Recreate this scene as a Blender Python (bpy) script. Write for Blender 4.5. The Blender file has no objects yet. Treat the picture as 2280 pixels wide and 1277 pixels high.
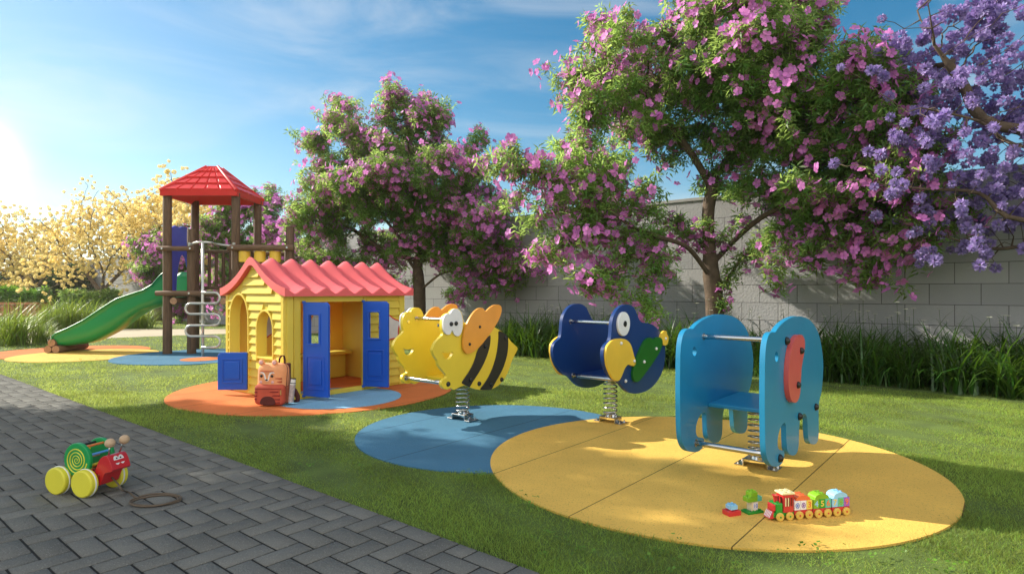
import bpy, bmesh, math, random
import numpy as np
from mathutils import Vector, Matrix
random.seed(7); RNG = np.random.default_rng(11)
sc = bpy.context.scene
COL = sc.collection
R = math.radians

# ------------------------------------------------------------------ camera
FPX, CXP, HOR, CAMH = 1350.0, 1140.0, 648.0, 1.25
cam_d = bpy.data.cameras.new('camera'); cam = bpy.data.objects.new('camera', cam_d); COL.objects.link(cam)
cam.location = (0, 0, CAMH); cam.rotation_euler = (R(90), 0, 0)
cam_d.sensor_width = 36; cam_d.lens = 36*FPX/2280; cam_d.shift_y = (HOR-638.5)/2280
cam_d.clip_start = 0.05; cam_d.clip_end = 2000
sc.camera = cam

# ------------------------------------------------------------------ sky, sun, exposure
SUN_AZ, SUN_EL = 159.5, 33.0          # azimuth counted from +X
sd = Vector((math.cos(R(SUN_AZ))*math.cos(R(SUN_EL)), math.sin(R(SUN_AZ))*math.cos(R(SUN_EL)), math.sin(R(SUN_EL))))
world = bpy.data.worlds.new('World'); sc.world = world; world.use_nodes = True
wt = world.node_tree; wt.nodes.clear()
def WN(t): return wt.nodes.new(t)
sky = WN('ShaderNodeTexSky'); sky.sky_type = 'NISHITA'; sky.sun_disc = False
sky.sun_elevation = R(SUN_EL); sky.sun_rotation = R(90-SUN_AZ); sky.air_density = 1.0; sky.dust_density = 0.35; sky.ozone_density = 2.2
tc = WN('ShaderNodeTexCoord')
hs = WN('ShaderNodeHueSaturation'); hs.inputs['Saturation'].default_value = 1.4; hs.inputs['Hue'].default_value = .485
wt.links.new(sky.outputs[0], hs.inputs['Color'])
# cirrus
mp = WN('ShaderNodeMapping'); mp.inputs['Scale'].default_value = (1.4, 1.4, 7.0); mp.inputs['Rotation'].default_value = (0.0, R(-9), R(20))
wt.links.new(tc.outputs['Generated'], mp.inputs['Vector'])
nz = WN('ShaderNodeTexNoise'); nz.inputs['Scale'].default_value = 1.5; nz.inputs['Detail'].default_value = 7; nz.inputs['Roughness'].default_value = 0.55
nz.inputs['Distortion'].default_value = 0.9
wt.links.new(mp.outputs[0], nz.inputs['Vector'])
cr = WN('ShaderNodeMapRange'); cr.inputs['From Min'].default_value = 0.44; cr.inputs['From Max'].default_value = 0.85
cr.inputs['To Max'].default_value = 0.55; cr.interpolation_type = 'SMOOTHSTEP'
wt.links.new(nz.outputs['Fac'], cr.inputs['Value'])
mixc = WN('ShaderNodeMix'); mixc.data_type = 'RGBA'
wt.links.new(cr.outputs[0], mixc.inputs['Factor']); wt.links.new(hs.outputs[0], mixc.inputs['A'])
mixc.inputs['B'].default_value = (6.2, 6.5, 6.8, 1)
# the bright veil of sky low on the left
def vdot(v):
    n = WN('ShaderNodeVectorMath'); n.operation = 'DOT_PRODUCT'; n.inputs[1].default_value = v
    wt.links.new(tc.outputs['Generated'], n.inputs[0]); return n.outputs['Value']
gdir = Vector((-1215, 1350, 300)).normalized()
def powr(sock, e, mul):
    m0 = WN('ShaderNodeMath'); m0.operation = 'MAXIMUM'; wt.links.new(sock, m0.inputs[0]); m0.inputs[1].default_value = 0
    m1 = WN('ShaderNodeMath'); m1.operation = 'POWER'; wt.links.new(m0.outputs[0], m1.inputs[0]); m1.inputs[1].default_value = e
    m2 = WN('ShaderNodeMath'); m2.operation = 'MULTIPLY'; wt.links.new(m1.outputs[0], m2.inputs[0]); m2.inputs[1].default_value = mul
    return m2.outputs[0]
gd = vdot(gdir)
a1 = powr(gd, 1300, 14.0); a2 = powr(gd, 9, 1.3)
ad = WN('ShaderNodeMath'); ad.operation = 'ADD'; wt.links.new(a1, ad.inputs[0]); wt.links.new(a2, ad.inputs[1])
gl = WN('ShaderNodeMix'); gl.data_type = 'RGBA'; gl.blend_type = 'ADD'; gl.inputs['Factor'].default_value = 1
vz = vdot((0, 0, 1)); om = WN('ShaderNodeMath'); om.operation = 'SUBTRACT'; om.inputs[0].default_value = 1.0; wt.links.new(vz, om.inputs[1])
hzb = powr(om.outputs[0], 9, 1.6); ad2 = WN('ShaderNodeMath'); ad2.operation = 'ADD'; wt.links.new(ad.outputs[0], ad2.inputs[0]); wt.links.new(hzb, ad2.inputs[1]); ad = ad2
sclr = WN('ShaderNodeVectorMath'); sclr.operation = 'SCALE'; sclr.inputs[0].default_value = (1.0, 0.95, 0.85)
wt.links.new(ad.outputs[0], sclr.inputs['Scale'])
wt.links.new(mixc.outputs['Result'], gl.inputs['A']); wt.links.new(sclr.outputs[0], gl.inputs['B'])
# unseen bright cloud added to the sky behind the viewer, neutral fill for shadows
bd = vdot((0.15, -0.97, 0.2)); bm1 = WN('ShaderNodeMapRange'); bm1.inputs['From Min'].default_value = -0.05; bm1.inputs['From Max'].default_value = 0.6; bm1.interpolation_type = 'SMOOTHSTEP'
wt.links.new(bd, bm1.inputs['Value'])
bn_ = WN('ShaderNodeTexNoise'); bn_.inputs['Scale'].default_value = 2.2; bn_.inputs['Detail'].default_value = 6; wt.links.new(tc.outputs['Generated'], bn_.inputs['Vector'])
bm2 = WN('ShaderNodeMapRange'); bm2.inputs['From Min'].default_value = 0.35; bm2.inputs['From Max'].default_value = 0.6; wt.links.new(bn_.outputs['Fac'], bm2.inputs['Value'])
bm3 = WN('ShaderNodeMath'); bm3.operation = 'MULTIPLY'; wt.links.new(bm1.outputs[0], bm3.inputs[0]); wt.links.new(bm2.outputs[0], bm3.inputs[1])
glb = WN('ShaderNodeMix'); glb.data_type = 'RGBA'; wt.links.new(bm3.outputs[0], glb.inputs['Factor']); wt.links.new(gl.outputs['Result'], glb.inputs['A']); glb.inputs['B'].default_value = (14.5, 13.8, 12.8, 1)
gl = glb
bg = WN('ShaderNodeBackground'); bg.inputs['Strength'].default_value = 0.064
wo = WN('ShaderNodeOutputWorld')
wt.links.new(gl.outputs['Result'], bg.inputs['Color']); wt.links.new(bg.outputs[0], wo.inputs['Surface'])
sl = bpy.data.lights.new('sun', 'SUN'); sl.energy = 3.9; sl.angle = R(0.55); sl.color = (1.0, 0.93, 0.80)
so = bpy.data.objects.new('sun', sl); COL.objects.link(so)
so.rotation_euler = sd.to_track_quat('Z', 'Y').to_euler()
sc.view_settings.view_transform = 'Standard'; sc.view_settings.look = 'None'
sc.view_settings.exposure = 1.1; sc.view_settings.gamma = 1.0
sc.cycles.max_bounces = 6; sc.cycles.transparent_max_bounces = 8

# ------------------------------------------------------------------ grid frame of the garden
GA = R(-39.5)
VX, VY = math.cos(GA), math.sin(GA)        # along the wall, towards the right
UX, UY = -math.sin(GA), math.cos(GA)       # away from the path, towards the wall
def ground(px, py):
    Y = FPX*CAMH/(py-HOR); return ((px-CXP)/FPX*Y, Y)
def at(px, py, Y): return Vector(((px-CXP)/FPX*Y, Y, CAMH-(py-HOR)*Y/FPX))
def on_plane(px, py, ox, oy, xo, ca=None):
    """picture point -> (s, z) in the upright plane at local x = xo of a frame at (ox, oy) turned by the grid angle"""
    ca = GA if ca is None else ca
    vx, vy, ux, uy = math.cos(ca), math.sin(ca), -math.sin(ca), math.cos(ca)
    r = (px-CXP)/FPX
    X0, Y0 = ox+xo*vx, oy+xo*vy
    s = (r*Y0-X0)/(ux-r*uy); Y = Y0+s*uy
    return (s, CAMH-(py-HOR)*Y/FPX)
def on_front(px, py, ox, oy, yo, ca=None):
    """picture point -> (x, z) in the upright plane at local y = yo"""
    ca = GA if ca is None else ca
    vx, vy, ux, uy = math.cos(ca), math.sin(ca), -math.sin(ca), math.cos(ca)
    r = (px-CXP)/FPX
    X0, Y0 = ox+yo*ux, oy+yo*uy
    s = (r*Y0-X0)/(vx-r*vy); Y = Y0+s*vy
    return (s, CAMH-(py-HOR)*Y/FPX)

# ------------------------------------------------------------------ materials
def lin(h):
    h = h.lstrip('#'); o = []
    for i in (0, 2, 4):
        c = int(h[i:i+2], 16)/255; o.append(c/12.92 if c <= .04045 else ((c+.055)/1.055)**2.4)
    return tuple(o)
MATS = {}
def mat(name, col, rough=0.5, metal=0.0, var=0.08, nscale=6.0, bump=0.0, bscale=60.0, spec=0.5, coat=0.0, trans=0.0, island=0.0, tcol=None, hue=0.0, stretch=None, speck=0.0, speckscale=300.0, speckcol=(0.02, 0.02, 0.02)):
    if name in MATS: return MATS[name]
    if isinstance(col, str): col = lin(col)
    m = bpy.data.materials.new(name); m.use_nodes = True; nt = m.node_tree; N = nt.nodes; L = nt.links
    b = N['Principled BSDF']; out = N['Material Output']
    b.inputs['Roughness'].default_value = rough; b.inputs['Metallic'].default_value = metal
    b.inputs['Specular IOR Level'].default_value = spec; b.inputs['Coat Weight'].default_value = coat
    t = N.new('ShaderNodeTexCoord'); src = t.outputs['Object']
    if stretch:
        mm = N.new('ShaderNodeMapping'); mm.inputs['Scale'].default_value = stretch; L.new(src, mm.inputs['Vector']); src = mm.outputs[0]
    n = N.new('ShaderNodeTexNoise'); n.inputs['Scale'].default_value = nscale; n.inputs['Detail'].default_value = 5; L.new(src, n.inputs['Vector'])
    mr = N.new('ShaderNodeMapRange'); L.new(n.outputs['Fac'], mr.inputs['Value'])
    mr.inputs['From Min'].default_value = 0.3; mr.inputs['From Max'].default_value = 0.7
    mr.inputs['To Min'].default_value = 1-var; mr.inputs['To Max'].default_value = 1+var
    val = mr.outputs[0]
    h = N.new('ShaderNodeHueSaturation'); h.inputs['Color'].default_value = (*col, 1)
    if island > 0:
        g = N.new('ShaderNodeNewGeometry')
        m2 = N.new('ShaderNodeMapRange'); L.new(g.outputs['Random Per Island'], m2.inputs['Value'])
        m2.inputs['To Min'].default_value = 1-island; m2.inputs['To Max'].default_value = 1+island
        mu = N.new('ShaderNodeMath'); mu.operation = 'MULTIPLY'; L.new(val, mu.inputs[0]); L.new(m2.outputs[0], mu.inputs[1]); val = mu.outputs[0]
        if hue:
            m3 = N.new('ShaderNodeMapRange'); L.new(g.outputs['Random Per Island'], m3.inputs['Value'])
            m3.inputs['To Min'].default_value = .5-hue; m3.inputs['To Max'].default_value = .5+hue; L.new(m3.outputs[0], h.inputs['Hue'])
    L.new(val, h.inputs['Value']); csock = h.outputs['Color']
    if speck > 0:
        v = N.new('ShaderNodeTexNoise'); v.inputs['Scale'].default_value = speckscale; v.inputs['Detail'].default_value = 2; L.new(t.outputs['Object'], v.inputs['Vector'])
        vr = N.new('ShaderNodeMapRange'); L.new(v.outputs['Fac'], vr.inputs['Value']); vr.inputs['From Min'].default_value = .6; vr.inputs['From Max'].default_value = .72; vr.inputs['To Max'].default_value = speck
        mx = N.new('ShaderNodeMix'); mx.data_type = 'RGBA'; L.new(vr.outputs[0], mx.inputs['Factor']); L.new(csock, mx.inputs['A']); mx.inputs['B'].default_value = (*speckcol, 1)
        csock = mx.outputs['Result']
    L.new(csock, b.inputs['Base Color'])
    if bump > 0:
        bn = N.new('ShaderNodeTexNoise'); bn.inputs['Scale'].default_value = bscale; bn.inputs['Detail'].default_value = 4; L.new(src, bn.inputs['Vector'])
        bb = N.new('ShaderNodeBump'); bb.inputs['Strength'].default_value = bump; bb.inputs['Distance'].default_value = 0.01
        L.new(bn.outputs['Fac'], bb.inputs['Height']); L.new(bb.outputs[0], b.inputs['Normal'])
    if trans > 0:
        tr = N.new('ShaderNodeBsdfTranslucent')
        if tcol is None: L.new(csock, tr.inputs['Color'])
        else:
            h2 = N.new('ShaderNodeHueSaturation'); h2.inputs['Color'].default_value = (*tcol, 1); L.new(val, h2.inputs['Value']); L.new(h2.outputs[0], tr.inputs['Color'])
        ms = N.new('ShaderNodeMixShader'); ms.inputs[0].default_value = trans
        L.new(b.outputs[0], ms.inputs[1]); L.new(tr.outputs[0], ms.inputs[2]); L.new(ms.outputs[0], out.inputs['Surface'])
    MATS[name] = m; return m

# ------------------------------------------------------------------ object helpers
def thing(name, label, cat, loc=(0, 0, 0), rz=0.0, group=None):
    o = bpy.data.objects.new(name, None); COL.objects.link(o); o.empty_display_size = .1
    o.location = loc; o.rotation_euler = (0, 0, rz); o['label'] = label; o['category'] = cat
    if group: o['group'] = group
    return o
def tag(o, label=None, cat=None, group=None, kind=None):
    if label: o['label'] = label
    if cat: o['category'] = cat
    if group: o['group'] = group
    if kind: o['kind'] = kind
    return o
def link(name, me, m=None, parent=None, bevel=0, seg=2, smooth=False, loc=None, rot=None):
    o = bpy.data.objects.new(name, me); COL.objects.link(o)
    if m is not None:
        for q in (m if isinstance(m, (list, tuple)) else [m]): me.materials.append(q)
    if parent: o.parent = parent
    if loc is not None: o.location = loc
    if rot is not None: o.rotation_euler = rot
    if smooth: me.polygons.foreach_set('use_smooth', [True]*len(me.polygons))
    if bevel:
        bm_ = o.modifiers.new('bevel', 'BEVEL'); bm_.width = bevel; bm_.segments = seg; bm_.limit_method = 'ANGLE'; bm_.angle_limit = R(50)
        if not smooth:
            bm_.harden_normals = False
    return o
def fin(name, bm, m, parent=None, **k):
    bmesh.ops.recalc_face_normals(bm, faces=bm.faces[:])
    me = bpy.data.meshes.new(name); bm.to_mesh(me); bm.free()
    return link(name, me, m, parent, **k)
def bm_box(bm, c, s, rz=0, r=0, seg=3, mi=0, M=None):
    """rounded box, centre c, size s"""
    g = bmesh.ops.create_cube(bm, size=1.0)
    vs = g['verts']
    for v in vs: v.co = Vector((v.co.x*s[0], v.co.y*s[1], v.co.z*s[2]))
    if r > 0:
        es = list({e for v in vs for e in v.link_edges})
        rr = bmesh.ops.bevel(bm, geom=es, offset=min(r, min(s)*.499), segments=seg, affect='EDGES', profile=.5)
        vs = list({v for v in rr['verts']} | {v for f in rr['faces'] for v in f.verts})
        vs2 = set()
        for v in vs: vs2.add(v)
        stack = list(vs2)
        while stack:
            v = stack.pop()
            for e in v.link_edges:
                w = e.other_vert(v)
                if w not in vs2: vs2.add(w); stack.append(w)
        vs = list(vs2)
    T = Matrix.Translation(Vector(c)) @ Matrix.Rotation(rz, 4, 'Z')
    if M is not None: T = M @ T
    for v in vs: v.co = T @ v.co
    for f in {f for v in vs for f in v.link_faces}: f.material_index = mi
    return vs
def bm_cyl(bm, p0, p1, r0, r1=None, seg=20, caps=True, mi=0):
    r1 = r0 if r1 is None else r1
    p0 = Vector(p0); p1 = Vector(p1); d = p1-p0
    q = d.to_track_quat('Z', 'Y').to_matrix().to_4x4()
    g = bmesh.ops.create_cone(bm, cap_ends=caps, cap_tris=False, segments=seg, radius1=r0, radius2=r1, depth=d.length)
    T = Matrix.Translation((p0+p1)/2) @ q
    for v in g['verts']: v.co = T @ v.co
    for f in {f for v in g['verts'] for f in v.link_faces}: f.material_index = mi
    return g['verts']
def bm_ball(bm, c, r, sc_=(1, 1, 1), seg=20, mi=0, M=None):
    g = bmesh.ops.create_uvsphere(bm, u_segments=seg, v_segments=max(8, seg//2), radius=r)
    T = Matrix.Translation(Vector(c))
    for v in g['verts']:
        co = Vector((v.co.x*sc_[0], v.co.y*sc_[1], v.co.z*sc_[2]))
        if M is not None: co = M @ co
        v.co = T @ co
    for f in {f for v in g['verts'] for f in v.link_faces}: f.material_index = mi; f.smooth = True
    return g['verts']
def bm_tube(bm, pts, rad, seg=10, closed=False, mi=0, caps=True):
    pts = [Vector(p) for p in pts]; n = len(pts)
    rads = rad if isinstance(rad, (list, tuple)) else [rad]*n
    rings = []; up = Vector((0, 0, 1)); prev = None
    for i in range(n):
        a = pts[i-1] if (i > 0 or closed) else pts[i]; b = pts[(i+1) % n] if (i < n-1 or closed) else pts[i]
        t = (b-a).normalized()
        if prev is None:
            x = t.cross(up)
            if x.length < .05: x = t.cross(Vector((1, 0, 0)))
            x.normalize()
        else:
            x = (prev-t*prev.dot(t)).normalized()
        prev = x; y = t.cross(x)
        rings.append([bm.verts.new(pts[i]+(x*math.cos(2*math.pi*k/seg)+y*math.sin(2*math.pi*k/seg))*rads[i]) for k in range(seg)])
    for i in range(n if closed else n-1):
        A = rings[i]; B = rings[(i+1) % n]
        for k in range(seg):
            f = bm.faces.new((A[k], A[(k+1) % seg], B[(k+1) % seg], B[k])); f.smooth = True; f.material_index = mi
    if caps and not closed:
        for rg, fl in ((rings[0], True), (rings[-1], False)):
            f = bm.faces.new(rg[::-1] if fl else rg); f.material_index = mi
def smooth_loop(pts, n=2):
    for _ in range(n):
        q = []
        for i in range(len(pts)):
            a = pts[i]; b = pts[(i+1) % len(pts)]
            q.append((a[0]*.75+b[0]*.25, a[1]*.75+b[1]*.25)); q.append((a[0]*.25+b[0]*.75, a[1]*.25+b[1]*.75))
        pts = q
    return pts
def circle2(c, r, n=24, ry=None): return [(c[0]+r*math.cos(2*math.pi*k/n), c[1]+(ry or r)*math.sin(2*math.pi*k/n)) for k in range(n)]
def bm_prism(bm, outline, a0, a1, axis='x', holes=(), mi=0):
    """extrude outline [(p, q)] (with holes) along an axis from a0 to a1; x: (a,p,q)  y: (p,a,q)  z: (p,q,a)"""
    def P(a, p, q): return {'x': (a, p, q), 'y': (p, a, q), 'z': (p, q, a)}[axis]
    es = []
    for lp in [outline]+list(holes):
        vs = [bm.verts.new(P(a0, p, q)) for p, q in lp]
        es += [bm.edges.new((vs[i], vs[(i+1) % len(vs)])) for i in range(len(vs))]
    g = bmesh.ops.triangle_fill(bm, use_beauty=True, use_dissolve=False, edges=es)
    fs = [f for f in g['geom'] if isinstance(f, bmesh.types.BMFace)]
    for f in fs: f.material_index = mi
    ex = bmesh.ops.extrude_face_region(bm, geom=fs)
    vs = [v for v in ex['geom'] if isinstance(v, bmesh.types.BMVert)]
    dv = Vector(P(a1-a0, 0, 0))
    for v in vs: v.co += dv
    for e in ex['geom']:
        if isinstance(e, bmesh.types.BMFace):
            e.material_index = mi
    allf = {f for v in vs for f in v.link_faces}
    for f in allf: f.material_index = mi
def np_mesh(name, V, F, m=None, parent=None, mi=None, smooth=False):
    V = np.asarray(V, np.float32); F = np.asarray(F, np.int32)
    me = bpy.data.meshes.new(name); k = F.shape[1]
    me.vertices.add(len(V)); me.vertices.foreach_set('co', V.ravel())
    me.loops.add(F.size); me.loops.foreach_set('vertex_index', F.ravel())
    me.polygons.add(len(F)); me.polygons.foreach_set('loop_start', np.arange(0, F.size, k, dtype=np.int32))
    if smooth: me.polygons.foreach_set('use_smooth', np.ones(len(F), bool))
    me.update(calc_edges=True)
    if name is None: return me
    return link(name, me, m, parent)
def rand_rot(n, rng, tilt=None):
    """random rotation matrices; tilt limits how far local z leans from world z"""
    if tilt is None:
        q = rng.normal(size=(n, 4)); q /= np.linalg.norm(q, axis=1)[:, None]
    else:
        yaw = rng.uniform(0, 2*np.pi, n); th = np.abs(rng.normal(0, tilt, n)); ax = rng.uniform(0, 2*np.pi, n)
        q1 = np.c_[np.cos(yaw/2), 0*yaw, 0*yaw, np.sin(yaw/2)]
        q2 = np.c_[np.cos(th/2), np.sin(th/2)*np.cos(ax), np.sin(th/2)*np.sin(ax), 0*th]
        a1, b1, c1, d1 = q2.T; a2, b2, c2, d2 = q1.T
        q = np.c_[a1*a2-b1*b2-c1*c2-d1*d2, a1*b2+b1*a2+c1*d2-d1*c2, a1*c2-b1*d2+c1*a2+d1*b2, a1*d2+b1*c2-c1*b2+d1*a2]
    w, x, y, z = q.T
    return np.stack([np.stack([1-2*(y*y+z*z), 2*(x*y-z*w), 2*(x*z+y*w)], -1),
                     np.stack([2*(x*y+z*w), 1-2*(x*x+z*z), 2*(y*z-x*w)], -1),
                     np.stack([2*(x*z-y*w), 2*(y*z+x*w), 1-2*(x*x+y*y)], -1)], 1)
def scatter(tv, tf, P, M, S):
    tv = np.asarray(tv); tf = np.asarray(tf); n = len(P)
    V = np.einsum('nij,kj->nki', M, tv)*np.asarray(S).reshape(-1, 1, 1)+P[:, None, :]
    F = tf[None]+(np.arange(n)*len(tv))[:, None, None]
    return V.reshape(-1, 3), F.reshape(-1, tf.shape[1])
def glyph(name, txt, size, m, parent, loc, rot, depth=.0006, offset=0.0):
    cu = bpy.data.curves.new('t', 'FONT'); cu.body = txt; cu.size = size; cu.extrude = depth; cu.align_x = 'CENTER'; cu.align_y = 'CENTER'; cu.offset = offset
    o = bpy.data.objects.new('t', cu); COL.objects.link(o); bpy.context.view_layer.update()
    me = bpy.data.meshes.new_from_object(o.evaluated_get(bpy.context.evaluated_depsgraph_get()))
    bpy.data.objects.remove(o); me.materials.clear()
    return link(name, me, m, parent, loc=loc, rot=rot)

# ------------------------------------------------------------------ ground, lawn, pads, path
PATH_U = 2.12
PADS = [('rubber_pad', 1.383, 4.424, 1.54, .020, 'yellow', '#ecbe5c'),
        ('rubber_pad', -.114, 5.353, 1.234, .016, 'blue', '#4a7a97'),
        ('rubber_pad', -2.464, 7.722, 1.706, .016, 'orange', '#dc7d44'),
        ('rubber_pad', -2.011, 7.062, .709, .020, 'pale blue', '#86bce0')]
FARPADS = [(-9.05, 12.45, 1.40, .016, 'orange', '#dc7d44'), (-8.25, 11.75, 1.22, .020, 'yellow', '#ecbe5c'),
           (-5.95, 11.55, 1.45, .024, 'blue', '#4a7a97'), (-5.62, 10.96, .34, .028, 'orange', '#dc7d44')]
PATH_PX = [(-200, 780), (60, 767), (150, 762), (250, 753), (370, 748), (520, 743), (900, 741), (900, 733), (480, 733), (330, 733), (200, 731), (100, 731), (-200, 735)]
PATHPOLY = [ground(*p) for p in PATH_PX]
m_lawn = mat('lawn_soil', (.085, .13, .02), .95, var=.35, nscale=3, bump=.6, bscale=90)
me = bpy.data.meshes.new('lawn')
me.from_pydata([(-150, -40, .008), (150, -40, .008), (150, 220, .008), (-150, 220, .008)], [], [(0, 1, 2, 3)])
tag(link('lawn', me, m_lawn), kind='structure')

def pad_mat(name, hexc, seams=True):
    m = mat(name, hexc, .85, var=.09, nscale=2.2, bump=.8, bscale=170, spec=.25, speck=.85, speckscale=125, speckcol=tuple(c*.42 for c in lin(hexc)))
    if seams:
        nt = m.node_tree; N = nt.nodes; L = nt.links; b = N['Principled BSDF']
        t = N.new('ShaderNodeTexCoord'); s = N.new('ShaderNodeSeparateXYZ'); L.new(t.outputs['Object'], s.inputs[0])
        a = N.new('ShaderNodeMath'); a.operation = 'ADD'; a.inputs[1].default_value = 1.04+83; L.new(s.outputs[0], a.inputs[0])
        w = N.new('ShaderNodeMath'); w.operation = 'PINGPONG'; w.inputs[1].default_value = .415; L.new(a.outputs[0], w.inputs[0])
        c = N.new('ShaderNodeMath'); c.operation = 'LESS_THAN'; c.inputs[1].default_value = .0035; L.new(w.outputs[0], c.inputs[0])
        src = b.inputs['Base Color'].links[0].from_socket
        mx = N.new('ShaderNodeMix'); mx.data_type = 'RGBA'; L.new(c.outputs[0], mx.inputs['Factor']); L.new(src, mx.inputs['A'])
        mx.inputs['B'].default_value = (*[q*.18 for q in lin(hexc)], 1); L.new(mx.outputs['Result'], b.inputs['Base Color'])
    return m
def pad(x, y, r, z, cname, hexc):
    c, s = math.cos(-GA), math.sin(-GA); lx, ly = c*x-s*y, s*x+c*y     # into grid frame
    bm = bmesh.new(); bm_prism(bm, circle2((lx, ly), r, 128), -.03, z, 'z')
    o = fin('rubber_surface', bm, pad_mat('rubber_'+cname.replace(' ', '_'), hexc), rot=(0, 0, GA))
    return tag(o, kind='structure')
for _, x, y, r, z, cn, hx in PADS: pad(x, y, r, z, cn, hx)
for x, y, r, z, cn, hx in FARPADS: pad(x, y, r, z, cn, hx)

# garden path far behind the slide
bm = bmesh.new(); bm_prism(bm, PATHPOLY, -.02, .012, 'z')
tag(fin('garden_path', bm, mat('path_concrete', '#b3a78f', .9, var=.08, nscale=.8, bump=.3, bscale=40)), kind='structure')

# herringbone paving
m_pav = mat('paver_stone', (.165, .162, .146), .92, var=.10, nscale=3, bump=.9, bscale=110, island=.10, spec=.15, speck=.5, speckscale=170, speckcol=(.42, .41, .38))
m_bed = mat('paver_bed', (.014, .013, .011), .95)
PA = .1235; gap = .0056
verts = []; faces = []
def pv(x0, y0, x1, y1):
    y1c = min(y1, PATH_U)
    if y1c-y0 < .02: return
    x0 += gap; x1 -= gap; y0 += gap; y1 = y1c-(gap if y1c == y1 else 0)
    h = .022+random.uniform(-.0006, .0006); b = .0028; tx, ty = random.uniform(-.0004, .0004), random.uniform(-.0004, .0004)
    i = len(verts)
    verts.extend([(x0, y0, -.02), (x1, y0, -.02), (x1, y1, -.02), (x0, y1, -.02), (x0, y0, h-b), (x1, y0, h-b), (x1, y1, h-b), (x0, y1, h-b),
                  (x0+b, y0+b, h-tx-ty), (x1-b, y0+b, h+tx-ty), (x1-b, y1-b, h+tx+ty), (x0+b, y1-b, h-tx+ty)])
    for a, c in ((0, 4), (4, 8)):
        for k in range(4): faces.append((i+a+k, i+a+(k+1) % 4, i+c+(k+1) % 4, i+c+k))
    faces.append((i+8, i+9, i+10, i+11))
X0, X1, Y0, Y1 = int(-16/PA), int(4.5/PA), int(-2.2/PA), int(PATH_U/PA)+1
OFFX, OFFY = .02, .03
for cx in range(X0, X1):
    for cy in range(Y0, Y1):
        k = (cx-cy) % 4
        if k == 0: pv(cx*PA+OFFX, cy*PA+OFFY, (cx+2)*PA+OFFX, (cy+1)*PA+OFFY)
        elif k == 3: pv(cx*PA+OFFX, cy*PA+OFFY, (cx+1)*PA+OFFX, (cy+2)*PA+OFFY)
o = np_mesh('path_paving', verts, faces, m_pav); o.rotation_euler = (0, 0, GA); tag(o, kind='structure')
bm = bmesh.new(); bm_box(bm, (-5.8, (PATH_U-2.4)/2, .0025), (21, PATH_U+2.4-.004, .029))
o = fin('paving_bed', bm, m_bed, rot=(0, 0, GA)); tag(o, kind='structure')

# grass blades
def in_poly(x, y, poly):
    ins = np.zeros(len(x), bool); j = len(poly)-1
    for i in range(len(poly)):
        xi, yi = poly[i]; xj, yj = poly[j]
        c = ((yi > y) != (yj > y)) & (x < (xj-xi)*(y-yi)/(yj-yi+1e-12)+xi); ins ^= c; j = i
    return ins
def grass_band(y0, y1, n, h, w, seed):
    rng = np.random.default_rng(seed)
    y = np.sqrt(rng.uniform(y0*y0, y1*y1, n)); x = rng.uniform(-.9, .9, n)*y
    u = x*UX+y*UY; k = (u > PATH_U+.004) & (u < 10.6)
    for _, px_, py_, r, *_r in PADS: k &= (x-px_)**2+(y-py_)**2 > (r+.004)**2
    for px_, py_, r, *_r in FARPADS: k &= (x-px_)**2+(y-py_)**2 > (r+.01)**2
    k &= ~in_poly(x, y, PATHPOLY)
    x, y = x[k], y[k]; n = len(x)
    patch = .75+.35*np.sin(x*2.1+1.3*np.sin(y*1.7))*np.sin(y*1.9+.8*np.sin(x*2.3))+.15*np.sin(x*9+y*7)
    hh = h*rng.uniform(.45, 1.15, n)*patch; ww = w*rng.uniform(.7, 1.3, n); a = rng.uniform(0, 2*np.pi, n); lean = rng.normal(0, .55, (n, 2))*hh[:, None]
    dx, dy = np.cos(a)*ww/2, np.sin(a)*ww/2; z = np.full(n, .006)
    b0 = np.c_[x-dx, y-dy, z]; b1 = np.c_[x+dx, y+dy, z]
    m0 = np.c_[x-dx*.8+lean[:, 0]*.35, y-dy*.8+lean[:, 1]*.35, hh*.6]; m1 = np.c_[x+dx*.8+lean[:, 0]*.35, y+dy*.8+lean[:, 1]*.35, hh*.6]
    t0 = np.c_[x+lean[:, 0], y+lean[:, 1], hh]
    if y0 < 6:
        V = np.stack([b0, b1, m1, t0, m0], 1).reshape(-1, 3); i = np.arange(n)*5
        F = np.concatenate([np.c_[i, i+1, i+2], np.c_[i, i+2, i+4], np.c_[i+4, i+2, i+3]])
    else:
        V = np.stack([b0, b1, t0], 1).reshape(-1, 3); i = np.arange(n)*3; F = np.c_[i, i+1, i+2]
    return V, F
Vs, Fs, off = [], [], 0
for args in ((2.3, 4.6, 210000, .040, .0030, 1), (4.6, 7.5, 250000, .038, .0042, 2), (7.5, 12, 240000, .036, .007, 3), (12, 30, 170000, .05, .016, 4)):
    v, f = grass_band(*args); Vs.append(v); Fs.append(f+off); off += len(v)
m_grass = mat('grass_blade', (.165, .245, .040), .55, var=.28, nscale=1.1, trans=.45, tcol=(.60, .68, .15), island=.45, hue=.035, spec=.3)
tag(np_mesh('lawn_grass', np.concatenate(Vs), np.concatenate(Fs), m_grass), 'short mown green grass covering the lawn around the pads', 'grass', kind='stuff')
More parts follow.
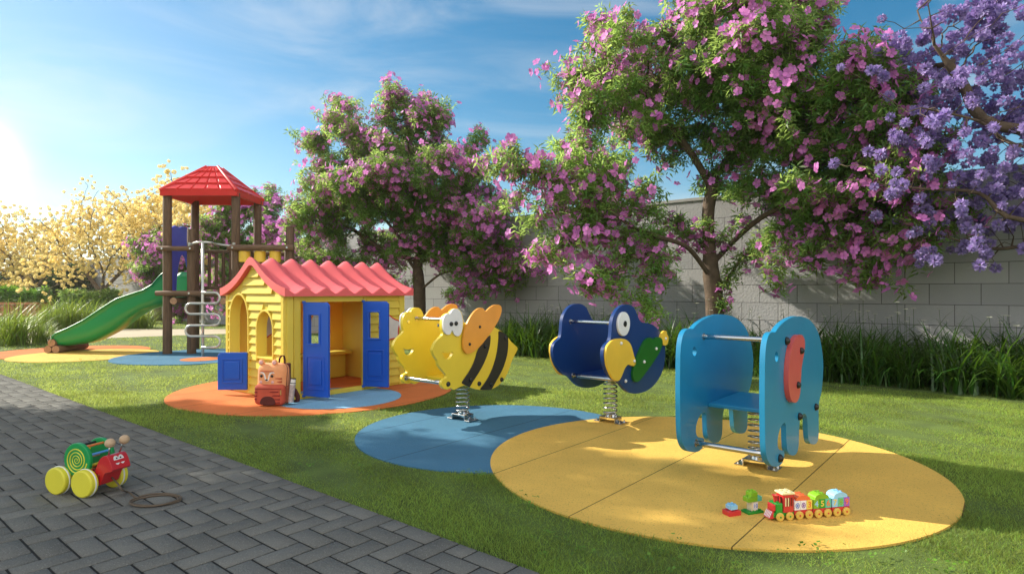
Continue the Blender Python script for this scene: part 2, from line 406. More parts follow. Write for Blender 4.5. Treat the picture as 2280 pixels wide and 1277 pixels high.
# clover-like weeds along the pad edges
tv = []; tf = []
for k in range(3):
    a = k*2.1; c = Vector((math.cos(a)*.008, math.sin(a)*.008, .004)); i = len(tv)
    for q in ((-.7, -.4), (.7, -.4), (.8, .7), (-.8, .7)):
        tv.append((c.x+(q[0]*math.sin(a)+q[1]*math.cos(a))*.007, c.y+(-q[0]*math.cos(a)+q[1]*math.sin(a))*.007, c.z+.002*q[1]))
    tf.append((i, i+1, i+2, i+3))
cl = []
for (px, py, n, sp) in ((1210, 1120, 14, .07), (1240, 1215, 16, .09), (1500, 1250, 12, .1), (540, 918, 10, .12), (880, 925, 12, .15), (990, 862, 10, .12), (1850, 1245, 12, .1), (2030, 1255, 14, .14),
                        (700, 1040, 10, .12), (150, 812, 16, .4), (60, 818, 14, .4), (345, 800, 10, .3), (470, 830, 14, .4), (1050, 1068, 8, .08), (2230, 960, 14, .2), (1880, 1060, 6, .1)):
    gx, gy = ground(px, py)
    cl += [(gx+RNG.normal()*sp, gy+RNG.normal()*sp, RNG.uniform(.028, .045)) for _ in range(n)]
cl = np.array(cl); cl = cl[(cl[:, 0]*UX+cl[:, 1]*UY) > PATH_U+.03]
for _, px_, py_, r, *_r in PADS: cl = cl[(cl[:, 0]-px_)**2+(cl[:, 1]-py_)**2 > (r-.05)**2]
V, F = scatter(tv, tf, cl, rand_rot(len(cl), RNG, .4), RNG.uniform(.8, 1.7, len(cl)))
tag(np_mesh('clover_leaves', V, F, mat('clover', (.12, .25, .02), .5, var=.2, trans=.35, island=.3)), 'small clover leaves scattered in the lawn', 'clover', kind='stuff')

# ------------------------------------------------------------------ garden wall
WALL_U = 10.71
def wall_material():
    m = mat('wall_block', (.36, .36, .365), .9, var=.06, nscale=.9, bump=.9, bscale=28, spec=.2)
    nt = m.node_tree; N = nt.nodes; L = nt.links; b = N['Principled BSDF']
    t = N.new('ShaderNodeTexCoord'); s = N.new('ShaderNodeSeparateXYZ'); L.new(t.outputs['Object'], s.inputs[0])
    # x along the wall (object x runs right); joints measured from the photographed corner
    ax = N.new('ShaderNodeMath'); ax.operation = 'ADD'; ax.inputs[1].default_value = 120*.6; L.new(s.outputs[0], ax.inputs[0])
    az = N.new('ShaderNodeMath'); az.operation = 'ADD'; az.inputs[1].default_value = -.156; L.new(s.outputs[2], az.inputs[0])
    cb = N.new('ShaderNodeCombineXYZ'); L.new(ax.outputs[0], cb.inputs[0]); L.new(az.outputs[0], cb.inputs[1])
    bt = N.new('ShaderNodeTexBrick'); L.new(cb.outputs[0], bt.inputs['Vector']); bt.inputs['Scale'].default_value = 1
    bt.inputs['Brick Width'].default_value = .6; bt.inputs['Row Height'].default_value = .3; bt.inputs['Mortar Size'].default_value = .0045; bt.inputs['Mortar Smooth'].default_value = .3
    bt.inputs['Color1'].default_value = (.92, .92, .92, 1); bt.inputs['Color2'].default_value = (1.08, 1.07, 1.05, 1); bt.inputs['Mortar'].default_value = (.28, .27, .26, 1)
    src = b.inputs['Base Color'].links[0].from_socket
    mx = N.new('ShaderNodeMix'); mx.data_type = 'RGBA'; mx.blend_type = 'MULTIPLY'; mx.inputs['Factor'].default_value = 1
    L.new(src, mx.inputs['A']); L.new(bt.outputs['Color'], mx.inputs['B']); L.new(mx.outputs['Result'], b.inputs['Base Color'])
    bp = N.new('ShaderNodeBump'); bp.invert = True; bp.inputs['Distance'].default_value = .006; bp.inputs['Strength'].default_value = .8
    old = b.inputs['Normal'].links[0].from_socket; L.new(bt.outputs['Fac'], bp.inputs['Height']); L.new(old, bp.inputs['Normal']); L.new(bp.outputs[0], b.inputs['Normal'])
    return m
# frame origin: the photographed point of the wall at the right edge, shifted so that joints line up
wx, wy = 6.907+VX*(-1.057), 8.18+VY*(-1.057)
t = thing('garden_wall', 'long grey concrete block wall behind the trees', 'wall', (wx, wy, 0), GA)
bm = bmesh.new(); bm_box(bm, (-20, .10, 1.45), (78, .20, 2.9)); fin('block_face', bm, wall_material(), t)
bm = bmesh.new(); bm_box(bm, (-20, .10, 2.93), (78.02, .24, .06)); fin('coping', bm, mat('coping_stone', (.36, .355, .34), .9, bump=.4), t, bevel=.006)

# ------------------------------------------------------------------ spring riders
m_steel = mat('stainless_steel', (.62, .62, .62), .22, 1.0, var=.04)
m_black = mat('black_rubber_cap', (.012, .012, .012), .38)
m_whitep = mat('white_plastic', (.78, .78, .76), .35)
def cropf(x0, y0, s): return lambda X, Y: (x0+X/s, y0+Y/s)
class Rider:
    W = .275; TH = .032
    def __init__(self, name, label, base, crop, body, capm):
        self.ox, self.oy = base; self.crop = crop; self.capm = capm
        self.t = thing(name, label, 'spring rider', (base[0], base[1], .02), GA, 'spring riders on the rubber pads'); self.body = body
    def sz(self, pt, xo):
        s, z = on_plane(*self.crop(*pt), self.ox, self.oy, xo); return (s, z-.02)
    def loop(self, pts, xo, n=2): return smooth_loop([self.sz(p, xo) for p in pts], n)
    def panels(self, pts, holes=()):
        lp = self.loop(pts, self.W); hs_ = [self.loop(h, self.W, 2) for h in holes]
        self.lp = lp
        for sgn in (1, -1):
            bm = bmesh.new(); bm_prism(bm, lp, sgn*self.W, sgn*(self.W-self.TH), 'x', hs_)
            fin('side_panel', bm, self.body, self.t, bevel=.005, seg=2)
    def plate(self, name, pts, m, th=.02, lift=0.0, n=2, caps=(), capr=.02, capm=None, both=True, capname='bolt_cap', base=None):
        xo = (base or self.W)+th+lift
        lp = self.loop(pts, xo, n)
        for sgn in ((1, -1) if both else (1,)):
            bm = bmesh.new(); bm_prism(bm, lp, sgn*((base or self.W)+.0005+lift), sgn*xo, 'x'); o = fin(name, bm, m, self.t, bevel=.004)
            for c in caps:
                s, z = self.sz(c, xo+.004); self.cap(s, z, xo, sgn, capr, capm or self.capm, o)
        return xo
    def cap(self, s, z, x, sgn, r, m, parent=None):
        bm = bmesh.new(); bm_ball(bm, (0, 0, 0), r, (1.0, 1, 1), 16)
        for v in [v for v in bm.verts if v.co.x*sgn < -.001]: v.co.x = 0
        fin('bolt_cap', bm, m, parent or self.t, smooth=True, loc=(sgn*x, s, z))
    def caps(self, pts, r, m=None):
        for c in pts:
            s, z = self.sz(c, self.W)
            for sgn in (1, -1): self.cap(s, z, self.W, sgn, r, m or self.capm)
    def bar(self, s, z, r=.016, name='grab_bar'):
        bm = bmesh.new(); W = self.W-self.TH+.002
        bm_tube(bm, [(-W, s, z), (-W+.1, s, z), (W-.1, s, z), (W, s, z)], r, 16)
        for g in (1, -1): bm_cyl(bm, (g*W, s, z), (g*(W-.006), s, z), r*1.45, seg=20)
        fin(name, bm, m_steel, self.t, smooth=False)
    def seat(self, s0, s1, z, m, th=.025, drop=0.0):
        bm = bmesh.new(); W = self.W-self.TH
        bm_box(bm, (0, (s0+s1)/2, z-th/2), (2*W-.002, s1-s0, th), r=.006, seg=2); fin('seat', bm, m, self.t)
        # bracket under the seat and two cheeks
        bm = bmesh.new(); bm_box(bm, (0, 0, z-th-.008), (.2, .16, .014), r=.003, seg=1); bm_cyl(bm, (0, 0, z-th-.05), (0, 0, z-th-.012), .045, .055)
        fin('spring_clamp', bm, m_steel, self.t)
    def spring(self, z1, turns=8, r=.062, wire=.0075):
        z0 = .062; pts = []
        n = turns*20
        for i in range(n+1):
            f = i/n; zz = z0+(z1-z0)*(.04*min(1, f*8)+.96*f) if f < .5 else z0+(z1-z0)*(.04+.96*f)
            rr = r*(1 if .05 < f < .95 else .93)
            pts.append((rr*math.cos(2*math.pi*turns*f), rr*math.sin(2*math.pi*turns*f), z0+(z1-z0)*f))
        bm = bmesh.new(); bm_tube(bm, pts, wire, 8); fin('coil_spring', bm, m_steel, self.t)
        bm = bmesh.new()
        bm_box(bm, (0, 0, .052), (.17, .13, .008), r=.002, seg=1)
        for g in (1, -1):
            bm_box(bm, (g*.081, 0, .0245), (.008, .13, .047), r=.002, seg=1); bm_box(bm, (g*.112, 0, .006), (.07, .13, .008), r=.002, seg=1)
            for q in (.045, -.045):
                bm_cyl(bm, (g*.122, q, .010), (g*.122, q, .018), .009, seg=6); bm_cyl(bm, (g*.122, q, .018), (g*.122, q, .028), .005, seg=8)
        bm_cyl(bm, (0, 0, .056), (0, 0, .075), .05, .045); bm_box(bm, (.03, -.05, .07), (.03, .03, .03), r=.004, seg=1); bm_box(bm, (-.03, .05, .07), (.03, .03, .03), r=.004, seg=1)
        fin('base_plate', bm, m_steel, self.t)

# elephant
m_teal = mat('teal_plastic', (.012, .225, .42), .42, var=.05, nscale=3, coat=.1)
rd = Rider('elephant_rider', 'teal elephant-shaped double-sided spring rider on the yellow pad', (1.730, 4.266), cropf(1490, 680, 3.19), m_teal, m_black)
ELE = [(757, 186), (775, 155), (800, 128), (825, 108), (850, 93), (880, 80), (905, 75), (935, 76), (960, 82), (985, 92), (1010, 112), (1032, 140), (1050, 172), (1065, 210), (1077, 260), (1087, 320), (1093, 380), (1095, 440), (1092, 500), (1088, 560), (1080, 620), (1068, 665), (1062, 700), (1061, 760), (1062, 850), (1062, 930), (1055, 962), (1045, 978), (1028, 984), (1010, 982), (995, 970), (988, 945), (985, 900), (983, 850), (980, 800), (972, 772), (957, 765), (942, 778), (930, 805), (924, 850), (922, 900), (922, 960), (918, 1010), (908, 1045), (893, 1060), (875, 1064), (857, 1057), (843, 1040), (836, 1010), (833, 960), (831, 900), (830, 850), (824, 830), (812, 832), (795, 855), (782, 890), (773, 930), (770, 970), (772, 1002), (780, 1022), (795, 1028), (812, 1027), (819, 1040), (818, 1065), (813, 1095), (802, 1118), (785, 1135), (765, 1141), (742, 1141), (720, 1130), (703, 1105), (692, 1070), (686, 1030), (683, 980), (681, 900), (680, 800), (679, 700), (679, 600), (680, 500), (681, 400), (684, 330), (689, 280), (696, 240), (706, 210), (718, 194), (735, 186), (750, 190)]
rd.panels(ELE, [[(763+12*math.cos(a), 362+37*math.sin(a)) for a in [k*math.pi/6 for k in range(12)]]])
m_pink = mat('coral_plastic', (.62, .10, .09), .4, var=.05)
rd.plate('ear', [(905, 222), (922, 206), (938, 205), (952, 216), (962, 238), (966, 268), (964, 305), (958, 345), (950, 385), (943, 430), (938, 480), (936, 530), (934, 580), (930, 630), (920, 665), (905, 686), (888, 690), (872, 678), (860, 650), (853, 610), (849, 560), (848, 500), (850, 440), (856, 380), (864, 325), (876, 275), (890, 242)], m_pink, th=.03, caps=[(940, 320), (917, 563)], capr=.023)
rd.caps([(830, 250), (921, 785), (1038, 718), (782, 1082)], .026)
s, z = rd.sz((668, 240), .245-.01); rd.bar(-.50, z+.0, .017)
def bar_at(rd, left, r):      # left = picture point of the bar's end on the inner face of the far panel
    s, z = on_plane(*rd.crop(*left), rd.ox, rd.oy, -(rd.W-rd.TH)); rd.bar(s, z-.02, r)
for o in list(rd.t.children):
    if o.name.startswith('grab_bar'): bpy.data.objects.remove(o)
bar_at(rd, (243, 219), .017); bar_at(rd, (188, 973), .018)
rd.seat(-.30, .325, .46, m_teal, .028); rd.spring(.425, 9)

# bird
m_navy = mat('navy_plastic', (.003, .036, .17), .40, var=.05, nscale=3, coat=.1)
m_byel = mat('yellow_plastic', (.86, .56, .055), .4, var=.05)
rb = Rider('bird_rider', 'navy blue bird-shaped spring rider with yellow beak and green wing', (.928, 5.72), cropf(1190, 650, 3.99), m_navy, m_whitep)
BIRD = [(720, 180), (738, 152), (760, 130), (790, 114), (820, 109), (850, 113), (875, 128), (893, 150), (908, 185), (922, 220), (935, 250), (952, 268), (980, 274), (1015, 276), (1045, 286), (1075, 306), (1105, 338), (1128, 375), (1146, 420), (1158, 475), (1162, 530), (1160, 590), (1152, 650), (1135, 710), (1108, 765), (1075, 812), (1035, 852), (990, 880), (945, 895), (900, 901), (860, 898), (825, 882), (795, 855), (768, 820), (748, 795), (720, 785), (695, 770), (672, 745), (650, 710), (632, 670), (620, 630), (612, 585), (611, 545), (616, 505), (630, 475), (648, 456), (668, 440), (678, 415), (683, 370), (686, 320), (690, 265), (702, 215)]
rb.panels(BIRD)
rb.plate('beak', [(640, 500), (655, 470), (680, 440), (710, 420), (745, 411), (785, 411), (820, 423), (848, 448), (866, 485), (877, 530), (887, 570), (900, 605), (905, 635), (893, 656), (870, 656), (852, 645), (838, 640), (820, 652), (803, 678), (790, 712), (775, 750), (758, 780), (740, 791), (718, 785), (698, 765), (680, 735), (662, 695), (648, 655), (640, 610), (636, 555)], m_byel, th=.022, caps=[(772, 455), (888, 612)], capr=.016)
m_gwing = mat('green_plastic', (.008, .13, .012), .4, var=.05)
rb.plate('wing', [(882, 680), (890, 640), (910, 590), (935, 530), (962, 470), (985, 428), (1010, 406), (1035, 402), (1050, 415), (1056, 428), (1065, 412), (1085, 400), (1112, 400), (1132, 412), (1142, 440), (1138, 475), (1120, 520), (1095, 565), (1060, 620), (1020, 675), (985, 722), (955, 765), (928, 793), (905, 800), (885, 785), (876, 750), (875, 715)], m_gwing, th=.022, caps=[(977, 618), (1084, 502)], capr=.016)
rb.plate('tail', [(1128, 372), (1140, 355), (1152, 343), (1170, 342), (1178, 355), (1176, 372), (1188, 385), (1193, 405), (1190, 430), (1184, 455), (1172, 472), (1155, 474), (1143, 460), (1142, 440), (1128, 425), (1120, 400)], m_byel, th=.02, caps=[(1168, 412)], capr=.015)
s, z = rb.sz((800, 282), .30)
for sgn in (1, -1):
    bm = bmesh.new(); bm_cyl(bm, (sgn*.2755, s, z), (sgn*.299, s, z), .108*.98, seg=40); oe = fin('eye', bm, m_whitep, rb.t, bevel=.005)
    bm = bmesh.new(); bm_cyl(bm, (sgn*.299, s+.01, z), (sgn*.306, s+.01, z), .026, seg=24); fin('pupil', bm, m_black, oe, bevel=.002)
rb.caps([(808, 788)], .017)
bar_at(rb, (320, 260), .017); bar_at(rb, (342, 737), .018)
s0, z0 = on_plane(*rb.crop(385, 722), rb.ox, rb.oy, -.243)
rb.seat(s0+.03, s0+.62, z0-.02, m_navy, .028); rb.spring(z0-.055, 8)

# bee
m_bee = mat('bee_yellow_plastic', (.80, .60, .045), .4, var=.05, nscale=3, coat=.1)
bee = Rider('bee_rider', 'yellow bee-shaped spring rider with orange wings and black stripes', (-.476, 5.84), cropf(860, 640, 3.99), m_bee, m_black)
BEE = [(418, 530), (430, 500), (450, 472), (475, 447), (500, 425), (506, 405), (498, 380), (494, 340), (496, 300), (506, 265), (522, 240), (545, 226), (566, 228), (574, 212), (592, 192), (618, 184), (645, 190), (665, 215), (678, 250), (684, 290), (690, 318), (712, 314), (745, 306), (800, 300), (860, 305), (920, 330), (965, 352), (1000, 372), (1030, 392), (1060, 415), (1088, 448), (1110, 480), (1140, 505), (1171, 535), (1160, 565), (1140, 600), (1122, 635), (1108, 672), (1096, 715), (1080, 755), (1058, 795), (1030, 835), (1000, 865), (965, 888), (930, 902), (890, 909), (845, 909), (800, 902), (755, 888), (715, 872), (685, 868), (655, 880), (625, 895), (600, 908), (586, 900), (575, 886), (562, 898), (542, 905), (518, 900), (500, 886), (490, 865), (490, 842), (500, 820), (520, 808), (538, 800), (536, 780), (522, 758), (500, 735), (482, 712), (466, 690), (460, 668), (457, 645), (442, 625), (425, 600), (414, 572), (411, 550)]
bee.panels(BEE, [[(498, 566), (510, 574), (530, 580), (550, 580), (570, 574), (595, 568), (592, 588), (582, 610), (566, 628), (546, 637), (526, 630), (510, 610), (500, 588)]])
m_owing = mat('orange_plastic', (.78, .33, .045), .4, var=.05)
m_strp = mat('black_plastic', (.020, .019, .017), .5)
bee.plate('stripe', [(812, 560), (850, 500), (925, 415), (931, 440), (926, 500), (912, 560), (892, 620), (866, 680), (835, 738), (800, 792), (765, 845), (745, 884), (735, 880), (690, 858), (671, 845), (700, 800), (735, 752), (770, 690), (795, 625)], m_strp, th=.010, n=1, caps=[(882, 522), (752, 818)], capr=.020)
bee.plate('stripe', [(1000, 380), (1040, 396), (1075, 425), (1086, 450), (1085, 520), (1078, 590), (1062, 650), (1040, 715), (1010, 775), (975, 835), (940, 900), (930, 906), (870, 909), (833, 905), (865, 865), (905, 805), (940, 735), (965, 665), (985, 590), (998, 500), (1003, 430)], m_strp, th=.010, n=1, caps=[(1062, 445), (932, 858)], capr=.020)
bee.plate('wing', [(706, 350), (725, 305), (750, 258), (780, 216), (810, 188), (840, 177), (862, 182), (875, 200), (885, 213), (900, 200), (925, 174), (955, 155), (988, 149), (1012, 155), (1026, 175), (1026, 212), (1015, 250), (998, 292), (975, 330), (948, 375), (915, 420), (880, 465), (845, 510), (808, 545), (770, 572), (738, 588), (712, 583), (695, 560), (687, 525), (685, 480), (690, 430), (698, 385)], m_owing, th=.02, lift=.0105, caps=[(744, 502), (834, 348)], capr=.014)
x_eye = bee.plate('eye', [(507, 330), (508, 290), (516, 258), (532, 237), (552, 228), (568, 234), (578, 215), (592, 195), (616, 185), (642, 192), (662, 216), (675, 255), (681, 300), (680, 345), (673, 390), (658, 420), (640, 431), (620, 428), (604, 412), (594, 385), (585, 372), (580, 392), (570, 412), (552, 419), (532, 412), (517, 392), (509, 362)], m_whitep, th=.018)
for p in ((577, 322), (619, 318)):
    s, z = bee.sz(p, x_eye)
    for sgn in (1, -1): bee.cap(s, z, x_eye, sgn, .020, m_black)
bee.caps([(824, 851), (1024, 815), (549, 855)], .022)
bar_at(bee, (268, 272), .016); bar_at(bee, (178, 800), .018)
bee.seat(-.24, .33, .42, m_bee, .028)
bee.spring(.385, 8)
for (px_, py_) in ((198, 303), (460, 335)):
    s, z = on_plane(*bee.crop(px_, py_), bee.ox, bee.oy, -.243)
    bm = bmesh.new(); bm_cyl(bm, (-.244, s, z-.02), (-.238, s, z-.02), .016, seg=20); fin('screw', bm, m_steel, bee.t, bevel=.002)

# ------------------------------------------------------------------ playhouse
exec_house = True
HB = (-3.584, 7.643)
HW, HL = 1.368, 1.71
m_hy = mat('house_yellow', (.82, .66, .09), .42, var=.04, nscale=2, trans=.16, tcol=(.95, .40, .01))
m_hr = mat('roof_coral', (.76, .125, .13), .38, var=.05, nscale=2, coat=.1)
m_hb = mat('door_blue', (.012, .095, .55), .33, var=.04, nscale=2, coat=.15)
m_red = mat('red_trim', (.6, .015, .02), .4); m_pale = mat('mirror_white', (.62, .60, .60), .25)
hs_t = thing('playhouse', 'yellow plastic playhouse with wavy coral roof and open blue doors', 'playhouse', (HB[0], HB[1], .02), GA)
Z0 = -.02   # heights above were measured from the ground, the empty sits on the pad
CR7 = cropf(480, 560, 3.546)
def hf(X, Y):
    x, z = on_front(*CR7(X, Y), HB[0], HB[1], -.02); return (x, z+Z0)
def roofz(x):      # underside/top reference profile: distance from ridge -> height of valley line
    d = abs(x-HW/2)/(HW/2+.085)
    return d
def prof(d):       # top of the gable trim at distance d (0 ridge .. 1 eave)
    xs = [0, .06, .15, .3, .45, .6, .75, .9, 1.0]; zs = [1.655, 1.648, 1.60, 1.515, 1.44, 1.382, 1.335, 1.302, 1.288]
    return float(np.interp(d, xs, zs))+Z0
YE0, YE1 = -.06, HL+.09
# roof
NY, NS = 8*14-13, 40
vg = {}
bm = bmesh.new()
pitch = (YE1-YE0)/7
def roof_pt(i, j):
    y = YE0+(YE1-YE0)*i/(7*14); s_ = -1+2*j/NS; d = abs(s_)
    ph = (y-YE0)/pitch; w = abs((ph % 1)-.5)*2     # 1 at crests, 0 at valleys
    w = w*w*(3-2*w)*.35+w*.65
    amp = .085*(1-.15*d)
    z = prof(d)-amp*(1-w)
    return (HW/2+s_*(HW/2+.085), y, z)
def bot_pt(i, j):
    x, y, z = roof_pt(i, j); s_ = abs(-1+2*j/NS)
    zb = prof(s_)-.085-.012-.0
    edge = 1 if (i < 1 or i > 7*14-1) else 0
    zz = prof(s_)-.095
    return (HW/2+(-1+2*j/NS)*(HW/2+.085), y, min(z-.012, zz))
T = [[bm.verts.new(roof_pt(i, j)) for j in range(NS+1)] for i in range(7*14+1)]
Bv = [[bm.verts.new(bot_pt(i, j)) for j in range(NS+1)] for i in range(7*14+1)]
for i in range(7*14):
    for j in range(NS):
        f = bm.faces.new((T[i][j], T[i][j+1], T[i+1][j+1], T[i+1][j])); f.smooth = True
        f = bm.faces.new((Bv[i][j], Bv[i+1][j], Bv[i+1][j+1], Bv[i][j+1])); f.smooth = True
for i in range(7*14):
    bm.faces.new((T[i][0], T[i+1][0], Bv[i+1][0], Bv[i][0])); bm.faces.new((T[i][NS], Bv[i][NS], Bv[i+1][NS], T[i+1][NS]))
for j in range(NS):
    bm.faces.new((T[0][j], Bv[0][j], Bv[0][j+1], T[0][j+1])); bm.faces.new((T[-1][j], T[-1][j+1], Bv[-1][j+1], Bv[-1][j]))
fin('roof', bm, m_hr, hs_t)

def arch(x0, x1, z0, z1, n=14, pw=2.0):
    """closed loop of a tall pointed-round arch"""
    cx, w = (x0+x1)/2, (x1-x0)/2; hh = min((z1-z0)*.42, w*1.5)
    pts = [(x0, z0), (x1, z0)]
    for k in range(n+1):
        a = math.pi*k/n; pts.append((cx+w*math.cos(a), z1-hh+hh*math.sin(a)**.9 if 0 < k < n else z1-hh))
    return pts
def at_prof_under(x): return prof(min(1, abs(x-HW/2)/(HW/2+.085)))-.10
A1 = hf(119, 348); A1r = hf(256, 348); W1 = hf(330, 480); W1r = hf(450, 835)
door_x0, door_x1, door_zt = A1[0], A1r[0], hf(190, 343)[1]
win_x0, win_x1, win_z0, win_zt = W1[0], W1r[0], hf(390, 832)[1], hf(385, 474)[1]
arch_door = arch(door_x0, door_x1, .07, door_zt); arch_win = arch(win_x0, win_x1, win_z0, win_zt)
def gable_outline():
    pts = [(0, 0), (HW, 0), (HW, at_prof_under(HW))]
    for k in range(1, 20): x = HW*(1-k/20); pts.append((x, at_prof_under(x)))
    pts.append((0, at_prof_under(0))); return pts
def lap_rows(bm, zlo, zhi, spans, place, rowh=.098, t0=.003, t1=.026):
    z = zlo
    while z < zhi-.02:
        z2 = min(z+rowh, zhi)
        for a, b in spans(z, z2):
            if b-a < .015: continue
            pts = [(t0*.2, z), (t1, z+.004), (t1, z+.010), (t0, z2-.001), (-.004, z2-.001), (-.004, z)]
            n = len(pts); A = [bm.verts.new(place(a, d, q)) for d, q in pts]; Bq = [bm.verts.new(place(b, d, q)) for d, q in pts]
            bm.faces.new(A); bm.faces.new(Bq[::-1])
            for k in range(n): bm.faces.new((A[k], Bq[k], Bq[(k+1) % n], A[(k+1) % n]))
        z = z2
def half_w(loop, z):
    xs = []
    for i in range(len(loop)):
        (x0, z0), (x1, z1) = loop[i], loop[(i+1) % len(loop)]
        if (z0-z)*(z1-z) < 0: xs.append(x0+(x1-x0)*(z-z0)/(z1-z0))
    return (min(xs), max(xs)) if xs else None
def gable_spans(z, z2):
    zm = (z+z2)/2
    lo, hi = .062, HW-.062
    if z2 > at_prof_under(0)-.02:
        # clip under the roof
        xs = [x for x in np.linspace(0, HW, 200) if at_prof_under(x) > z2-.012]
        if not xs: return []
        lo, hi = max(lo, xs[0]), min(hi, xs[-1])
    cuts = []
    for lp, z_lo, z_hi in ((arch_door, .05, door_zt+.028), (arch_win, win_z0-.03, win_zt+.028)):
        if z2 > z_lo and z < z_hi:
            w = half_w(lp, min(max(z+.01, lp[0][1]+.001), z_hi-.035)) or None
            if w: cuts.append((w[0]-.018, w[1]+.018))
    out = []; a = lo
    for c0, c1 in sorted(cuts):
        out.append((a, min(c0, hi))); a = c1
    out.append((a, hi)); return [(p, q) for p, q in out if q > p]
# front gable wall
bm = bmesh.new(); bm_prism(bm, gable_outline(), 0, .03, 'y', [arch_door, arch_win])
lap_rows(bm, .02, at_prof_under(HW/2), gable_spans, lambda a, d, z: (a, -d, z))
for x in (.03, HW-.03): bm_box(bm, (x, -.012, at_prof_under(0)/2), (.058, .03, at_prof_under(0)-.002), r=.004, seg=1)
fin('front_wall', bm, m_hy, hs_t)
def arch_trim(loop, name, w=.028, d=.032, depth=.09):
    bm = bmesh.new(); cx = sum(p[0] for p in loop)/len(loop); n = len(loop)
    # offset loop outward
    out = []
    for i in range(n):
        p0, p1, p2 = Vector(loop[i-1]), Vector(loop[i]), Vector(loop[(i+1) % n])
        t = ((p1-p0).normalized()+(p2-p1).normalized()); t = t.normalized() if t.length > 1e-6 else (p2-p1).normalized()
        nrm = Vector((t.y, -t.x)); k = 1.0
        out.append((p1.x+nrm.x*w*(1.35 if i < 2 else 1), p1.y+nrm.y*w*(1.35 if i < 2 else 1)))
    for y0, y1, lo, li in ((-.03, .03, out, loop),):
        bm_prism(bm, lo, y0, y1+.0, 'y', [li])
    # deep reveal
    A = [bm.verts.new((p[0], -.012, p[1])) for p in loop]; B_ = [bm.verts.new((cx+(p[0]-cx)*.93, depth, p[1] if p[1] > loop[0][1]+.01 else p[1]+.01)) for p in loop]
    for i in range(n): bm.faces.new((A[i], A[(i+1) % n], B_[(i+1) % n], B_[i]))
    return fin(name, bm, m_hy, hs_t, bevel=.006)
arch_trim(arch_door, 'doorway_frame'); arch_trim(arch_win, 'window_frame')
# long wall with the double door
s_l, s_r, z_top = .185, 1.045, 1.125+Z0
eave = at_prof_under(HW)+.01
bm = bmesh.new()
bm_prism(bm, [(.03, 0), (HL-.03, 0), (HL-.03, eave), (.03, eave)], HW-.03, HW, 'x', [[(s_l, .055), (s_r, .055), (s_r, z_top), (s_l, z_top)]])
bm_box(bm, (HW+.006, .10, eave/2), (.020, .008, eave-.05))
lap_rows(bm, .03, eave-.035, lambda z, z2: [(s_r+.045, HL-.10)], lambda a, d, z: (HW+d, a, z))
bm_box(bm, (HW+.008, HL-.05, eave/2), (.02, .09, eave-.002), r=.003, seg=1)
bm_box(bm, (HW+.008, s_r+.022, eave/2), (.016, .040, eave-.03), r=.003, seg=1)
bm_box(bm, (HW+.006, .05, eave/2), (.012, .075, eave-.004), r=.003, seg=1)
for z in (.28, .62, .95): bm_box(bm, (HW+.020, HL-.022, z), (.006, .03, .022), mi=1)
fin('side_wall', bm, [m_hy, m_strp], hs_t)
# hidden long wall with an arched window
aw = arch(1.16, 1.46, .45, .95)
bm = bmesh.new(); bm_prism(bm, [(.03, 0), (HL-.03, 0), (HL-.03, eave), (.03, eave)], 0, .03, 'x', [aw]); fin('side_wall', bm, m_hy, hs_t)
# back gable
bm = bmesh.new(); bm_prism(bm, gable_outline(), HL-.03, HL, 'y', [arch(.9, 1.2, .52, .98)]); fin('back_wall', bm, m_hy, hs_t)
# ceiling light-tight under the roof is the roof itself; counter and bench inside
bm = bmesh.new(); bm_box(bm, (1.02, HL-.17, .50), (.36, .26, .07), r=.02); bm_box(bm, (1.02, HL-.13, .40), (.16, .16, .14), r=.03); bm_cyl(bm, (1.02, HL-.16, .02), (1.02, HL-.16, .36), .035, seg=16)
bm_box(bm, (.84, HL-.07, .80), (.08, .07, .56), r=.01)
fin('counter', bm, m_hy, hs_t)
bm = bmesh.new(); bm_box(bm, (.17, 1.15, .36), (.28, 1.0, .05), r=.02); bm_box(bm, (.12, 1.15, .17), (.16, .94, .34), r=.02); fin('bench', bm, m_hy, hs_t)
# star shaped play mirror on the long wall and inside
def star(name, c, r, axis_pt, rotdeg):
    pts = []
    for k in range(10):
        a = R(90+36*k+rotdeg); q = r if k % 2 == 0 else r*.68
        pts.append((c[0]+q*math.cos(a), c[1]+q*math.sin(a)))
    lp = smooth_loop(pts, 2); inner = [(c[0]+(p[0]-c[0])*.90, c[1]+(p[1]-c[1])*.90) for p in lp]
    bm = bmesh.new(); bm_prism(bm, lp, axis_pt, axis_pt+.010, 'x', [inner]); o = fin(name, bm, m_red, hs_t)
    bm = bmesh.new(); bm_prism(bm, inner, axis_pt+.001, axis_pt+.008, 'x'); fin('star_face', bm, m_pale, o)
sc_, zc = on_plane(866, 731, HB[0], HB[1], HW+.03)
star('star_panel', (sc_+.02, zc+Z0), .205, HW+.022, 10)
star('star_panel', (.50, .78), .20, .033, 25)
